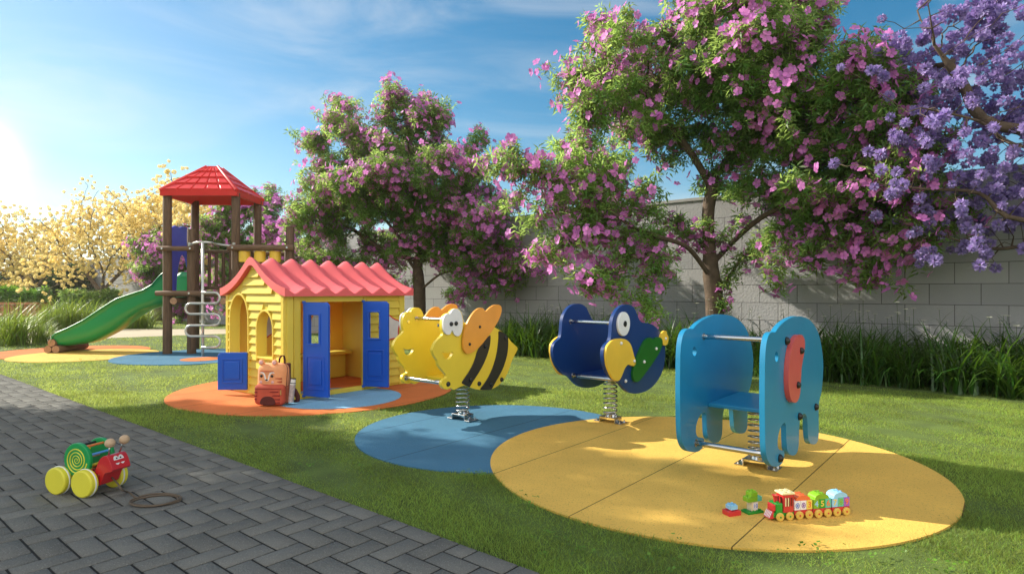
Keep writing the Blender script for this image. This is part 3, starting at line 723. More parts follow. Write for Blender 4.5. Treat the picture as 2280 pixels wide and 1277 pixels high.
# doors
def leaf(name, w, h, loc, rot, win=None, m=m_hb):
    bm = bmesh.new(); th = .034
    hole = []
    if win: hole = [smooth_loop([(win[0], win[2]), (win[1], win[2]), (win[1], win[3]-.02), (win[1]-.02, win[3]), (win[0]+.02, win[3]), (win[0], win[3]-.02)], 0)]
    ol = [(.0, 0), (w, 0), (w, h-.03), (w-.03, h), (0, h)]
    bm_prism(bm, ol, -th/2, th/2, 'y', hole)
    def frame(x0, x1, z0, z1, t, lift):
        for sg in (-1, 1):
            bm_prism(bm, [(x0, z0), (x1, z0), (x1, z1), (x0, z1)], sg*(th/2-.001), sg*(th/2+lift), 'y', [[(x0+t, z0+t), (x1-t, z0+t), (x1-t, z1-t), (x0+t, z1-t)]])
    if win: frame(win[0]-.022, win[1]+.022, win[2]-.022, win[3]+.022, .022, .012)
    pz1 = (win[2]-.14) if win else h-.07
    frame(w*.15, w*.85, .08, pz1, .014, .011)
    for sg in (-1, 1):
        bm_box(bm, ((w*.17+w*.83)/2, sg*(th/2+.002), (.09+pz1)/2), (w*.50, .018, (pz1-.09-.09) if win else (pz1-.08)*.72), r=.006, seg=2)
    if win:
        for zz in (.0, h): bm_cyl(bm, (0, 0, zz-.015), (0, 0, zz+.015), .02, seg=14)
    return fin(name, bm, m, hs_t, bevel=.006, seg=3, loc=loc, rot=(0, 0, rot))
# world angles -> house-local angles
leaf('door', .352, 1.065, (HW+.03, .207, .04), R(-21.5)-GA, (.085, .225, .60, .92))
o = leaf('door', .345, 1.055, (HW+.03, 1.03, .05), R(-15.0)-GA, (.085, .225, .60, .92))
hx = on_front(552, 820, HB[0], HB[1], -.03)[0]
leaf('half_door', .345, .445, (hx, -.035, .055), R(182)-GA)
# sill step and skirts
bm = bmesh.new(); bm_box(bm, (HW-.012, (s_l+s_r)/2, .028), (.06, s_r-s_l, .055), r=.006); fin('door_sill', bm, m_hy, hs_t)

# ------------------------------------------------------------------ backpack and bottle
m_bo = mat('backpack_orange', (.80, .34, .15), .85, var=.07, nscale=20, bump=.25, bscale=300)
m_bt = mat('backpack_terracotta', (.50, .085, .045), .8, var=.12, nscale=14, bump=.25, bscale=300)
m_bd = mat('backpack_brown', (.085, .016, .012), .8, var=.1, bump=.25, bscale=300)
m_bm = mat('backpack_mesh', (.22, .06, .03), .85, bump=.3, bscale=400)
m_wh = mat('felt_white', (.85, .78, .72), .8); m_pk = mat('felt_pink', (.72, .42, .40), .8); m_blk = mat('felt_black', (.01, .01, .01), .5)
m_strd = mat('felt_stripe', (.42, .05, .02), .8)
bpx, bpy_ = -2.60, 6.62
bp = thing('backpack', 'orange tiger-face backpack standing on the pad by the playhouse corner', 'backpack', (bpx, bpy_, .020), R(-6))
def soft(bm, c, s, r, mi=0, M=None, bulge=0.0):
    vs = bm_box(bm, c, s, r=r, seg=5, mi=mi, M=M)
    for v in vs:
        for f in v.link_faces: f.smooth = True
    return vs
bm = bmesh.new(); soft(bm, (0, .0, .225), (.325, .17, .45), .075)
for v in bm.verts:     # fuller low down, softly crumpled
    k = 1+.05*(1-v.co.z/.45); v.co.x *= k; v.co.y *= 1+.12*(1-v.co.z/.45)
    v.co.y += .004*math.sin(v.co.z*40+v.co.x*30)
bob = fin('body', bm, m_bo, bp)
bm = bmesh.new(); soft(bm, (0, -.075, .118), (.335, .11, .225), .05)
for v in bm.verts: v.co.y += .004*math.sin(v.co.x*45)
pk = fin('front_pocket', bm, m_bt, bp)
FY = -.088
def flat(name, pts, m, y, parent, th=.004, n=2):
    bm = bmesh.new(); bm_prism(bm, smooth_loop(pts, n) if n else pts, y, y-th, 'y'); return fin(name, bm, m, parent)
BY = -.1365
flat('belly_patch', [(-.09+.0, .012), (.09, .012), (.085, .06), (.055, .098), (0, .108), (-.055, .098), (-.085, .06)], m_bd, BY+.006, pk)
bm = bmesh.new()
for (x0, x1, z) in ((.02, .12, .155), (.05, .135, .115), (.07, .135, .075), (.085, .13, .04), (-.155, -.12, .15), (-.155, -.125, .11), (-.155, -.13, .075)):
    bm_prism(bm, [(x0, z-.004), (x1, z-.007), (x1, z+.007), (x0+.01, z+.004)], BY+.012, BY-.001, 'y')
bm_box(bm, (0, BY+.007, .186), (.29, .012, .006))
fin('stripes', bm, mat('stripe_dark', (.20, .02, .015), .8), pk)
bm = bmesh.new(); bm_box(bm, (.145, BY+.004, .15), (.012, .012, .05), r=.003); fin('zip_pull', bm, mat('zip_gold', (.45, .28, .08), .5), pk)
# face
FB = -.093
fc = flat('face_panel', [(-.115, .25), (.055, .25), (.06, .32), (.055, .355), (-.115, .355), (-.12, .30)], m_bo, FB+.004, bob, .004, 1)
bm = bmesh.new()
bm_prism(bm, smooth_loop([(-.115, .343), (-.10, .352), (-.075, .345), (-.06, .325), (-.05, .275), (-.035, .262), (-.02, .262), (-.005, .275), (.005, .325), (.02, .345), (.045, .352), (.06, .343), (.045, .362), (.015, .360), (-.006, .340), (-.018, .285), (-.028, .275), (-.038, .285), (-.05, .340), (-.07, .360), (-.10, .362)], 1), FB, FB-.006, 'y')
fin('face_outline', bm, m_wh, bob)
for x in (-.092, .028):
    bm = bmesh.new(); bm_ball(bm, (x, FB-.002, .318), .0155, (1, .4, 1)); fin('eye', bm, m_blk, bob)
bm = bmesh.new(); bm_ball(bm, (-.031, FB-.004, .276), .017, (1, .4, .55)); fin('nose', bm, m_blk, bob)
for x in (-.098, .034):
    bm = bmesh.new(); bm_ball(bm, (x, FB-.001, .252), .017, (1, .3, 1)); fin('cheek', bm, m_pk, bob)
bm = bmesh.new()
for (x0, x1, z) in ((.065, .135, .292), (.085, .135, .258)):
    bm_prism(bm, [(x0, z-.002), (x1, z-.006), (x1, z+.006), (x0, z+.003)], FB+.010, FB-.003, 'y')
bm_box(bm, (-.03, FB-.0, .368), (.145, .008, .006)); fin('stripes', bm, m_strd, bob)
for x in (-.115, .035):
    bm = bmesh.new(); bm_ball(bm, (x, -.045, .458), .034, (1, .5, 1)); eo = fin('ear', bm, m_bo, bp)
    bm = bmesh.new(); bm_ball(bm, (x, -.060, .458), .022, (1, .35, 1)); fin('inner_ear', bm, m_pk, eo)
bm = bmesh.new(); pts = [(.035, .05, .44), (.04, .05, .49), (.065, .05, .525), (.09, .05, .52), (.10, .05, .48), (.102, .05, .435)]
for i in range(len(pts)-1):
    a, b = Vector(pts[i]), Vector(pts[i+1]); d = (b-a).normalized(); nrm = Vector((-d.z, 0, d.x))*.004
    vs = [bm.verts.new(p) for p in (a+nrm+Vector((0, -.014, 0)), b+nrm+Vector((0, -.014, 0)), b+nrm+Vector((0, .014, 0)), a+nrm+Vector((0, .014, 0)), a-nrm+Vector((0, -.014, 0)), b-nrm+Vector((0, -.014, 0)), b-nrm+Vector((0, .014, 0)), a-nrm+Vector((0, .014, 0)))]
    for q in ((0, 1, 2, 3), (7, 6, 5, 4), (0, 4, 5, 1), (3, 2, 6, 7)): bm.faces.new([vs[k] for k in q])
fin('handle', bm, m_bd, bp)
bm = bmesh.new(); soft(bm, (.172, .01, .115), (.05, .15, .19), .022); fin('side_pocket', bm, m_bm, bp)
bm = bmesh.new()
soft(bm, (.115, .10, .30), (.055, .03, .28), .012)
bm_tube(bm, [(.13, .10, .18), (.19, .10, .13), (.235, .08, .07), (.24, .07, .035), (.20, .07, .02)], [.025, .028, .028, .024, .012], 10)
fin('shoulder_strap', bm, m_bd, bp)
bm = bmesh.new(); bm_tube(bm, [(.163, -.07, .03), (.168, -.045, .25), (.16, -.01, .40), (.13, .0, .445), (.0, .0, .452), (-.13, 0, .445)], .0028, 6); fin('zip', bm, m_bd, bob)
# bottle
c6, s6 = math.cos(R(-6)), math.sin(R(-6))
blx, bly = bpx+c6*.205-s6*(-.03), bpy_+s6*.205+c6*(-.03)
bt = thing('water_bottle', 'slim patterned bottle with white and black cap in the backpack side pocket', 'bottle', (blx, bly, .050), 0)
bt.rotation_euler = (R(-3), R(6), 0)
bm = bmesh.new(); bm_cyl(bm, (0, 0, 0), (0, 0, .19), .030, seg=28)
mbt = mat('bottle_print', (.42, .36, .35), .35, var=.3, nscale=40, speck=.8, speckscale=120, speckcol=(.10, .09, .12)); fin('bottle_body', bm, mbt, bt, bevel=.004)
bm = bmesh.new(); bm_cyl(bm, (0, 0, .190), (0, 0, .203), .029, seg=28); bm_cyl(bm, (0, 0, .203), (0, 0, .250), .0265, seg=28); fin('bottle_cap', bm, m_whitep, bt)
for z0_, z1_, r0_ in ((.203, .211, .030), (.250, .260, .027)):
    bm = bmesh.new(); bm_cyl(bm, (0, 0, z0_), (0, 0, z1_), r0_, seg=28); fin('cap_ring', bm, m_blk, bt)

# ------------------------------------------------------------------ snail pull toy on the paving
TA = R(-16); tcx, tcy = -2.626, 3.749
tz = .022
toy = thing('pull_toy', 'wooden snail pull toy with green drum and yellow wheels', 'pull toy', (tcx, tcy, tz), TA)
CR8 = cropf(90, 940, 5.806)
def tf_(X, Y, yo):
    x, z = on_front(*CR8(X, Y), tcx, tcy, yo, TA); return (x, z-tz)
m_tg = mat('painted_green', (.006, .30, .075), .35, var=.05); m_ty = mat('painted_yellow', (.72, .66, .05), .4, var=.05)
m_tr = mat('painted_red', (.55, .02, .025), .3, var=.05, coat=.3); m_tw = mat('rubber_white', (.75, .75, .72), .5)
m_wood = mat('bare_wood', (.52, .36, .22), .6, var=.15, nscale=30, stretch=(1, 1, 6)); m_tb = mat('painted_blue', (.10, .32, .72), .4); m_to = mat('painted_orange', (.75, .20, .05), .4); m_tk = mat('painted_black', (.02, .02, .02), .4)
WR = .082
for x in (-.1035, .1035):
    bm = bmesh.new(); bm_cyl(bm, (x, -.095, WR), (x, .095, WR), .007, seg=12); fin('axle', bm, m_wood, toy)
    for sg in (-1, 1):
        yc = sg*.10; bm = bmesh.new(); bm_cyl(bm, (x, yc-.026, WR), (x, yc+.026, WR), WR, seg=48)
        w = fin('wheel', bm, m_ty, toy, bevel=.010, seg=3)
        bm = bmesh.new(); bm_tube(bm, [(x+(WR-.001)*math.cos(a), yc+sg*(-.006), WR+(WR-.001)*math.sin(a)) for a in [2*math.pi*k/48 for k in range(48)]], .005, 8, closed=True)
        fin('tyre_band', bm, m_tw, w)
bm = bmesh.new(); bm_box(bm, (-.0, 0, .098), (.27, .12, .018), r=.004, seg=2); fin('chassis', bm, m_tr, toy)
dx, dz = tf_(478, 485, -.075); DR = .103
dz = max(dz, WR*2*.0+.20)
for y0, y1 in ((-.080, -.056), (.066, .090)):
    bm = bmesh.new(); bm_cyl(bm, (dx, y0, dz), (dx, y1, dz), DR, seg=64); dsk = fin('drum_disc', bm, m_tg, toy, bevel=.005, seg=3)
    if y0 < 0:
        pts = []
        for k in range(130):
            a = math.pi*1.05+k/129*2*math.pi*4.2; rr = .078*(1-k/129)**1.15+.004; pts.append((dx-rr*math.cos(-a), y0-.0005, dz-rr*math.sin(-a)*1.0))
        bm = bmesh.new(); bm_tube(bm, pts, [.0042-.0022*k/129 for k in range(130)], 6); fin('spiral', bm, m_ty, dsk)
for k, m in enumerate((m_tk, m_to, m_tb, m_ty, m_tr, m_to, m_tb, m_ty)):
    a = R(112-45*k); bm = bmesh.new(); bm_cyl(bm, (dx+.082*math.cos(a), -.056, dz+.082*math.sin(a)), (dx+.082*math.cos(a), .066, dz+.082*math.sin(a)), .0075, seg=14)
    fin('drum_rod', bm, m, toy)
bm = bmesh.new(); bm_cyl(bm, (dx, -.07, dz), (dx, .08, dz), .008, seg=12); fin('drum_axle', bm, m_wood, toy)
HP = [tf_(X, Y, -.062) for X, Y in ((700, 660), (715, 600), (738, 530), (765, 475), (800, 442), (835, 430), (868, 448), (895, 500), (915, 560), (935, 640), (850, 648), (825, 665), (808, 710), (785, 770), (762, 822), (740, 795), (715, 730))]
bm = bmesh.new(); bm_prism(bm, smooth_loop(HP, 1), -.062, .062, 'y'); hd = fin('head', bm, m_tr, toy, bevel=.004, seg=2)
# slanted front face of the head carries the eyes
f0 = Vector(tf_(868, 448, -.062)); f1 = Vector(tf_(935, 640, -.062)); dd = (f1-f0); fa = math.atan2(dd.y, dd.x)
nf = Vector((-dd.y, dd.x)).normalized(); nf = nf if nf.x > 0 or nf.y > 0 else -nf
def facept(t, y, lift): p = f0+dd*t+nf*lift; return Vector((p.x, y, p.y))
for sgn, yy in ((-1, -.0165), (1, .0165)):
    pts = [facept(.34-.30*math.cos(a), yy+.0175*math.sin(a), .002) for a in [2*math.pi*k/24 for k in range(24)]]
    bm = bmesh.new(); lo = [bm.verts.new(p) for p in pts]; hi = [bm.verts.new(p+Vector((nf.x, 0, nf.y))*.0025) for p in pts]
    bm.faces.new(lo[::-1]); bm.faces.new(hi)
    for k in range(24): bm.faces.new((lo[k], lo[(k+1) % 24], hi[(k+1) % 24], hi[k]))
    eo = fin('eye', bm, m_tw, hd)
    pc = facept(.22, yy-sgn*.004, .0035); bm = bmesh.new(); bm_ball(bm, pc, .0055, (1, 1, 1), 12); fin('pupil', bm, m_tk, eo)
for (bX, bY, sX, sY, yy) in ((900, 265, 880, 425, -.035), (1085, 218, 1010, 385, .045)):
    b3 = tf_(bX, bY, yy); s3 = tf_(sX, sY, yy)
    bm = bmesh.new(); bm_tube(bm, [(s3[0], yy, s3[1]-.012), (b3[0], yy, b3[1])], .0048, 10); an = fin('antenna', bm, m_steel, toy)
    bm = bmesh.new(); bm_ball(bm, (b3[0], yy, b3[1]), .029, (1, 1, .97), 28); fin('antenna_ball', bm, m_wood, an)
bm = bmesh.new(); bm_cyl(bm, (HP[0][0]+.035, -.064, .125), (HP[0][0]+.035, -.068, .125), .006, seg=12); fin('screw', bm, m_steel, hd)
# string with its coil
inv = toy.matrix_world.copy()
Mi = (Matrix.Translation((tcx, tcy, tz)) @ Matrix.Rotation(TA, 4, 'Z')).inverted()
def gl_(px, py, z=.026): g = ground(px, py); return Mi @ Vector((g[0], g[1], z))
sp = [Mi @ at(249, 1062, 3.70)]
sp += [Mi @ at(262, 1076, 3.66), Mi @ at(272, 1090, 3.61), gl_(283, 1103), gl_(293, 1108), gl_(300, 1115), gl_(312, 1117)]
ccx, ccy = ground(348.4, 1123.4)
import itertools
for k in range(96):
    a = R(150)-2*math.pi*k/32; wob = 1+.06*math.sin(k*.31)+.0022*k; p = Vector((ccx+.118*wob*math.cos(a), ccy+.088*wob*math.sin(a), .026+.0035*(k//32)+.002*math.sin(k*.5))); sp.append(Mi @ p)
def catmull(P, n=4):
    P = [Vector(p) for p in P]; out = []
    for i in range(len(P)-1):
        p0, p1, p2, p3 = P[max(i-1, 0)], P[i], P[i+1], P[min(i+2, len(P)-1)]
        for k in range(n):
            t = k/n; out.append(.5*((2*p1)+(p2-p0)*t+(2*p0-5*p1+4*p2-p3)*t*t+(3*p1-p0-3*p2+p3)*t**3))
    return out+[P[-1]]
bm = bmesh.new(); bm_tube(bm, catmull(sp, 3), .0052, 7); fin('pull_string', bm, mat('string', (.12, .088, .06), .9, var=.2, nscale=300), toy)

# ------------------------------------------------------------------ brick train and bricks on the yellow pad
RA = R(12); g0 = ground(1736.9, 1167.7); PZ = .020
trn = thing('toy_train', 'colourful brick train with numbered wagons on the yellow pad', 'toy train', (g0[0], g0[1], PZ), RA)
def C_(n, h): return mat('brick_'+n, h, .3, var=.03, coat=.2)
c_red = C_('red', (.60, .03, .035)); c_grn = C_('green', (.01, .30, .03)); c_lg = C_('lime', (.20, .42, .02)); c_yel = C_('yellow', (.80, .60, .10)); c_org = C_('orange', (.80, .16, .05))
c_lb = C_('sky', (.28, .58, .82)); c_tea = C_('teal', (.10, .50, .36)); c_pur = C_('purple', (.32, .10, .50)); c_wht = C_('white', (.80, .78, .80)); c_tan = C_('tan', (.75, .62, .42)); c_whl = C_('wheel_yellow', (.72, .48, .09)); c_crm = C_('cream', (.85, .75, .40)); c_bl = C_('blue_print', (.12, .20, .65)); c_mag = C_('violet_print', (.28, .08, .42))
PT = .0585; WRt = .0225; DEP = .064
yc = .005+DEP/2
def studs(bm, x0, x1, y0, y1, z, n, m=2, r=.0075, mi=0):
    for i in range(n):
        for j in range(m): bm_cyl(bm, (x0+(x1-x0)*(i+.5)/n, y0+(y1-y0)*(j+.5)/m, z), (x0+(x1-x0)*(i+.5)/n, y0+(y1-y0)*(j+.5)/m, z+.006), r, seg=14, mi=mi)
def wheels(x, parent, hub):
    for y, sg in ((.0, -1), (DEP+.010, 1)):
        bm = bmesh.new(); bm_cyl(bm, (x, y-.006, WRt), (x, y+.006, WRt), WRt, seg=28); w = fin('wheel', bm, c_whl, parent, bevel=.003)
        bm = bmesh.new(); bm_cyl(bm, (x, y+sg*.005, WRt), (x, y+sg*.0075, WRt), .005, seg=12); bm_tube(bm, [(x+.0155*math.cos(a), y+sg*.006, WRt+.0155*math.sin(a)) for a in [2*math.pi*k/20 for k in range(20)]], .0012, 6, closed=True, mi=1)
        fin('hub', bm, [hub, c_whl], w)
def half_round(bm, x0, x1, y0, y1, z, h, n=12, mi=0):
    pts = [(x0, z)]+[((x0+x1)/2-(x1-x0)/2*math.cos(math.pi*k/n), z+h*math.sin(math.pi*k/n)**.8) for k in range(1, n)]+[(x1, z)]
    bm_prism(bm, pts, y0, y1, 'y', mi=mi)
# locomotive
loc = bpy.data.objects.new('locomotive', None); COL.objects.link(loc); loc.parent = trn
bm = bmesh.new(); bm_box(bm, (.028, yc, .030), (.125, DEP-.006, .022), r=.002, seg=1); bm_box(bm, (.0, yc, .066), (.040, DEP, .052), r=.004, seg=2); studs(bm, -.018, .018, yc-.03, yc+.03, .092, 1, 2)
fin('boiler', bm, c_grn, loc)
bm = bmesh.new(); bm_box(bm, (.056, yc, .088), (.062, DEP, .095), r=.002, seg=1); fin('cab', bm, c_red, loc)
bm = bmesh.new()
for k in range(3): bm_box(bm, (.042+k*.016, 5e-3-.0008, .098), (.008, .004, .045))
for k in range(2): bm_box(bm, (.0245, yc-.014+k*.028, .100), (.003, .012, .04))
fin('cab_windows', bm, mat('brick_dark', (.16, .01, .01), .4), loc)
bm = bmesh.new()
bm_box(bm, (.036, .0025, .098), (.005, .004, .045)); bm_box(bm, (.052, .0025, .098), (.005, .004, .045)); fin('window_bars', bm, c_crm, loc)
bm = bmesh.new(); bm_box(bm, (.055, yc, .141), (.078, DEP+.006, .010), r=.002, seg=1); studs(bm, .024, .088, yc-.03, yc+.03, .146, 2, 2); fin('cab_roof', bm, c_crm, loc)
bm = bmesh.new(); bm_cyl(bm, (-.004, yc, .092), (-.004, yc, .118), .008, .010, seg=18); bm_cyl(bm, (-.004, yc, .118), (-.004, yc, .130), .011, .017, seg=18); fin('chimney', bm, c_red, loc)
bm = bmesh.new(); bm_box(bm, (-.026, yc, .068), (.014, DEP-.01, .034), r=.003, seg=2); bm_prism(bm, [(-.055, .012), (-.030, .012), (-.030, .05), (-.034, .05)], yc-DEP/2+.004, yc+DEP/2-.004, 'y'); fin('cowcatcher', bm, c_red, loc)
bm = bmesh.new()
for k in range(5):
    y = yc-DEP/2+.012+k*.0105
    vs = [bm.verts.new(p) for p in ((-.0525, y, .0155), (-.0525, y+.004, .0155), (-.036, y+.004, .0475), (-.036, y, .0475))]
    vt = [bm.verts.new(v.co+Vector((-.0022, 0, .0010))) for v in vs]
    bm.faces.new(vs); bm.faces.new(vt[::-1])
    for q in range(4): bm.faces.new((vs[q], vt[q], vt[(q+1) % 4], vs[(q+1) % 4]))
fin('cowcatcher_stripes', bm, c_wht, loc)
wheels(0, loc, c_grn); wheels(PT, loc, c_grn)
def flower(parent, x, z, m1, sc_=1.15):
    bm = bmesh.new(); y = .0045
    bm_tube(bm, [(x+.0095*sc_*math.cos(a), y, z+.012*sc_*math.sin(a)) for a in [2*math.pi*k/20 for k in range(20)]], .0016, 6, closed=True)
    for k in range(5):
        a = 2*math.pi*k/5; bm_tube(bm, [(x, y, z), (x+.007*sc_*math.cos(a), y, z+.009*sc_*math.sin(a))], .0016, 6)
    fin('printed_flower', bm, m1, parent)
specs = [('red', c_org, [(c_wht, None, None), (c_wht, None, None), (c_yel, '3', c_org)]),
         ('red', c_lg, [(c_lg, '4', c_lb), (c_grn, '5', c_yel), (c_tea, '6', c_org)]),
         ('red', c_lb, [(c_lb, '7', c_yel), (c_tea, '8', c_lg), (c_pur, '9', c_org)])]
for wi, (_, top, blocks) in enumerate(specs):
    x0 = PT*1.5+.004+wi*2*PT; x1 = x0+2*PT-.006
    wg = bpy.data.objects.new('wagon', None); COL.objects.link(wg); wg.parent = trn
    bm = bmesh.new(); bm_box(bm, ((x0+x1)/2, yc, .034), (x1-x0, DEP, .026), r=.002, seg=1); bm_box(bm, (x0-.006, yc, .026), (.016, .02, .008)); fin('wagon_base', bm, c_red, wg)
    bw = (x1-x0)/3
    for bi, (cm, dg, dc) in enumerate(blocks):
        bx = x0+bw*(bi+.5); bm = bmesh.new(); bm_box(bm, (bx, yc, .073), (bw-.0006, DEP, .050), r=.0015, seg=1)
        if bi != 1: studs(bm, bx-bw/2+.002, bx+bw/2-.002, yc-.03, yc+.03, .098, 1, 2, .007)
        fin('number_block', bm, cm, wg)
        if dg: glyph('number', dg, .044, dc, wg, (bx, .0045, .073), (R(90), 0, 0), offset=.0008)
        else: flower(wg, bx, .073, c_bl if bi == 0 else c_mag)
    bm = bmesh.new(); half_round(bm, x0+.012, x1-.012, yc-DEP/2+.002, yc+DEP/2-.002, .098, .028); studs(bm, (x0+x1)/2-.018, (x0+x1)/2+.018, yc-.03, yc+.03, .124, 2, 2, .0065); fin('wagon_top', bm, top, wg)
    wheels(x0+PT*.5-.003, wg, c_red); wheels(x0+PT*1.5-.003, wg, c_red)
# loose bricks
BA = R(20)
def brick_thing(name, label, px, py):
    g = ground(px, py); return thing(name, label, 'toy bricks', (g[0], g[1], PZ), BA, 'toy bricks beside the train')
b1 = brick_thing('toy_bricks', 'red and sky-blue toy bricks stacked two high', 1629, 1152)
bm = bmesh.new(); bm_box(bm, (0, 0, .013), (.080, .060, .026), r=.0015, seg=1); studs(bm, -.04, .04, -.03, .03, .026, 2); fin('red_brick', bm, c_red, b1)
bm = bmesh.new(); bm_box(bm, (0, 0, .043), (.046, .046, .024), r=.0015, seg=1); studs(bm, -.022, .022, -.022, .022, .055, 2); fin('blue_brick', bm, c_lb, b1)
b2 = brick_thing('toy_bricks', 'green toy brick tree with a white number ten sticker', 1675, 1147)
bm = bmesh.new(); bm_box(bm, (0, 0, .006), (.105, .062, .012), r=.0015, seg=1); studs(bm, -.052, .052, -.03, .03, .012, 4); fin('green_plate', bm, c_grn, b2)
bm = bmesh.new(); bm_box(bm, (0, 0, .038), (.042, .042, .050), r=.0015, seg=1); fin('tan_brick', bm, c_tan, b2)
bm = bmesh.new(); bm_box(bm, (.004, -.0215, .040), (.030, .0012, .040)); fin('number_sticker', bm, c_wht, b2)
glyph('number', '10', .030, c_bl, b2, (.004, -.0222, .040), (R(90), 0, 0))
bm = bmesh.new(); bm_box(bm, (-.014, 0, .077), (.064, .046, .026), r=.0015, seg=1); studs(bm, -.046, -.01, -.022, .022, .090, 1); bm_box(bm, (-.004, 0, .104), (.044, .046, .026), r=.0015, seg=1); studs(bm, -.026, .018, -.022, .022, .117, 2); fin('leaf_brick', bm, c_lg, b2)
bm = bmesh.new(); bm_box(bm, (.033, 0, .077), (.030, .046, .026), r=.0015, seg=1); bm_cyl(bm, (.033, 0, .090), (.033, 0, .094), .007, seg=12); fin('teal_brick', bm, c_tea, b2)
# ------------------------------------------------------------------ play tower with slide
TWX, TWY, TWA = -6.77, 11.91, R(1.5)
tw = thing('play_tower', 'log play tower with red tiled roof, blue panel and green slide', 'play tower', (TWX, TWY, .02), TWA)
m_log = mat('stained_log', (.13, .078, .046), .75, var=.35, nscale=5, stretch=(8, 8, 1.0), bump=.6, bscale=14)
m_logx = mat('stained_rail', (.17, .10, .06), .75, var=.35, nscale=5, stretch=(1.0, 8, 8), bump=.6, bscale=14)
m_end = mat('log_end', (.38, .22, .13), .8, var=.2, nscale=30)
m_tred = mat('tower_roof_red', (.82, .05, .045), .38, var=.04, coat=.1, trans=.2, tcol=(.95, .04, .03))
m_sl = mat('slide_green', (.008, .27, .085), .35, var=.05, nscale=1.5, coat=.15)
m_bpn = mat('panel_blue', (.07, .085, .68), .4, var=.05)
TZ = -.02
def post(x, y, z1, r=.082):
    bm = bmesh.new(); bm_tube(bm, [(x, y, -.02), (x+.004, y, z1*.35), (x-.003, y, z1*.7), (x, y, z1)], [r*1.02, r, r*.99, r*.97], 18); fin('post', bm, m_log, tw, bevel=.006)
for x, y, z1 in ((0, 0, 3.16), (1.33, 0, 3.16), (0, 1.1, 3.16), (1.33, 1.1, 3.16), (.47, -.0, 2.45), (2.39, 0, 2.50), (1.98, 1.1, 2.2)): post(x, y, z1)
def rail(p0, p1, r, name='rail', m=None):
    bm = bmesh.new(); p0 = Vector(p0); p1 = Vector(p1); bm_tube(bm, [p0, p0.lerp(p1, .35)+Vector((0, 0, .003)), p0.lerp(p1, .7), p1], r, 14, mi=0)
    o = fin(name, bm, m or m_logx, tw, bevel=.004)
    return o
rail((-.16, -.11, 1.19), (.98, -.11, 1.19), .05); rail((-.14, -.11, 2.06), (.58, -.11, 2.06), .048); rail((1.22, -.11, 2.08), (2.50, -.11, 2.08), .058)
rail((1.22, 1.2, 2.04), (2.05, 1.2, 2.04), .05)
m_logy = mat('stained_beam', (.16, .095, .055), .75, var=.35, nscale=5, stretch=(8, 1.0, 8), bump=.6, bscale=14)
for x in (.20, 1.15): rail((x, -.16, 1.04), (x, 1.25, 1.04), .07, 'beam', m_logy)
bm = bmesh.new()
for x in (.20, 1.15): bm_cyl(bm, (x, -.162, 1.04), (x, -.1605, 1.04), .066, seg=20)
fin('beam_end', bm, m_end, tw)
bm = bmesh.new()
for k in range(9): bm_box(bm, (.075+k*.148, .55, 1.135), (.135, 1.1, .035), r=.004, seg=1)
fin('deck', bm, m_log, tw)
bm = bmesh.new()
for k in range(7): bm_box(bm, (1.47+k*.148, .55, 1.135), (.135, 1.0, .035), r=.004, seg=1)
fin('bridge_deck', bm, m_log, tw)
# back railing
bm = bmesh.new()
for z in (1.30, 2.08): bm_box(bm, (.665, 1.12, z), (1.25, .06, .07), r=.01, seg=1)
for k in range(8): bm_cyl(bm, (.14+k*.150, 1.12, 1.30), (.14+k*.150, 1.12, 2.08), .034, seg=12)
fin('railing', bm, m_log, tw)
bm = bmesh.new()
for x, z in ((.52, 2.06), (-.02, 2.06), (1.33, 2.08), (2.38, 2.08), (.5, 1.19)): bm_cyl(bm, (x, -.15, z), (x, -.172, z), .018, seg=12)
fin('bolts', bm, m_steel, tw)
# yellow drums of the bridge
for x in (1.50, 1.80, 2.10):
    bm = bmesh.new(); bm_cyl(bm, (x, .0, 1.80), (x, .0, 2.02), .108, seg=28); fin('roller_drum', bm, m_byel, tw, bevel=.012)
rail((1.36, 0, 1.76), (2.36, 0, 1.76), .03)
# blue panel in the left opening
pb = [(.07, 1.15), (.07, 2.42), (.16, 2.50), (.28, 2.55), (.42, 2.52), (.56, 2.56), (.70, 2.56), (.84, 2.50), (.98, 2.44), (1.02, 2.3), (1.02, 1.15), (.86, 1.15), (.84, 1.45), (.78, 1.72), (.68, 1.92), (.56, 2.00), (.46, 1.92), (.38, 1.72), (.32, 1.45), (.30, 1.15)]
bm = bmesh.new(); bm_prism(bm, pb, -.02, .02, 'x'); fin('entrance_panel', bm, m_bpn, tw, bevel=.006)
# silver climber in front
cx0 = -5.84-TWX; cy0 = 11.4-TWY
bm = bmesh.new(); r_ = .021
bm_tube(bm, [(cx0, cy0, -.02), (cx0, cy0, 1.0), (cx0, cy0, 2.14)], .026, 14)
bm_tube(bm, catmull([(.47, -.08, 2.10), (.60, -.25, 2.135), (cx0-.12, cy0+.03, 2.15), (cx0+.12, cy0+.03, 2.15), (1.1, -.30, 2.13), (1.33, -.08, 2.11)], 6), r_, 12)
bm_box(bm, (1.33, -.085, 2.12), (.05, .03, .12), r=.004, seg=1); bm_box(bm, (.47, -.085, 2.12), (.05, .03, .12), r=.004, seg=1)
zl = [CAMH-(y-HOR)*11.36/FPX+TZ for y in (651, 675, 698.5, 724, 748, 773)]
xl = (414+5-CXP)/FPX*11.36-TWX; xr = (483-5-CXP)/FPX*11.36-TWX; yy = cy0-.045
pts = [(cx0, yy, zl[0])]
def turn(x, za, zb, sg): rr = (za-zb)/2; return [(x+sg*rr*math.cos(a), yy, (za+zb)/2+rr*math.sin(a)) for a in [math.pi/2-k*math.pi/8 for k in range(9)]]
rr = (zl[0]-zl[1])/2
for i in range(5):
    if i % 2 == 0: pts += turn(xr-rr*.3, zl[i], zl[i+1], 1)
    else: pts += turn(xl+rr*.3, zl[i], zl[i+1], -1)
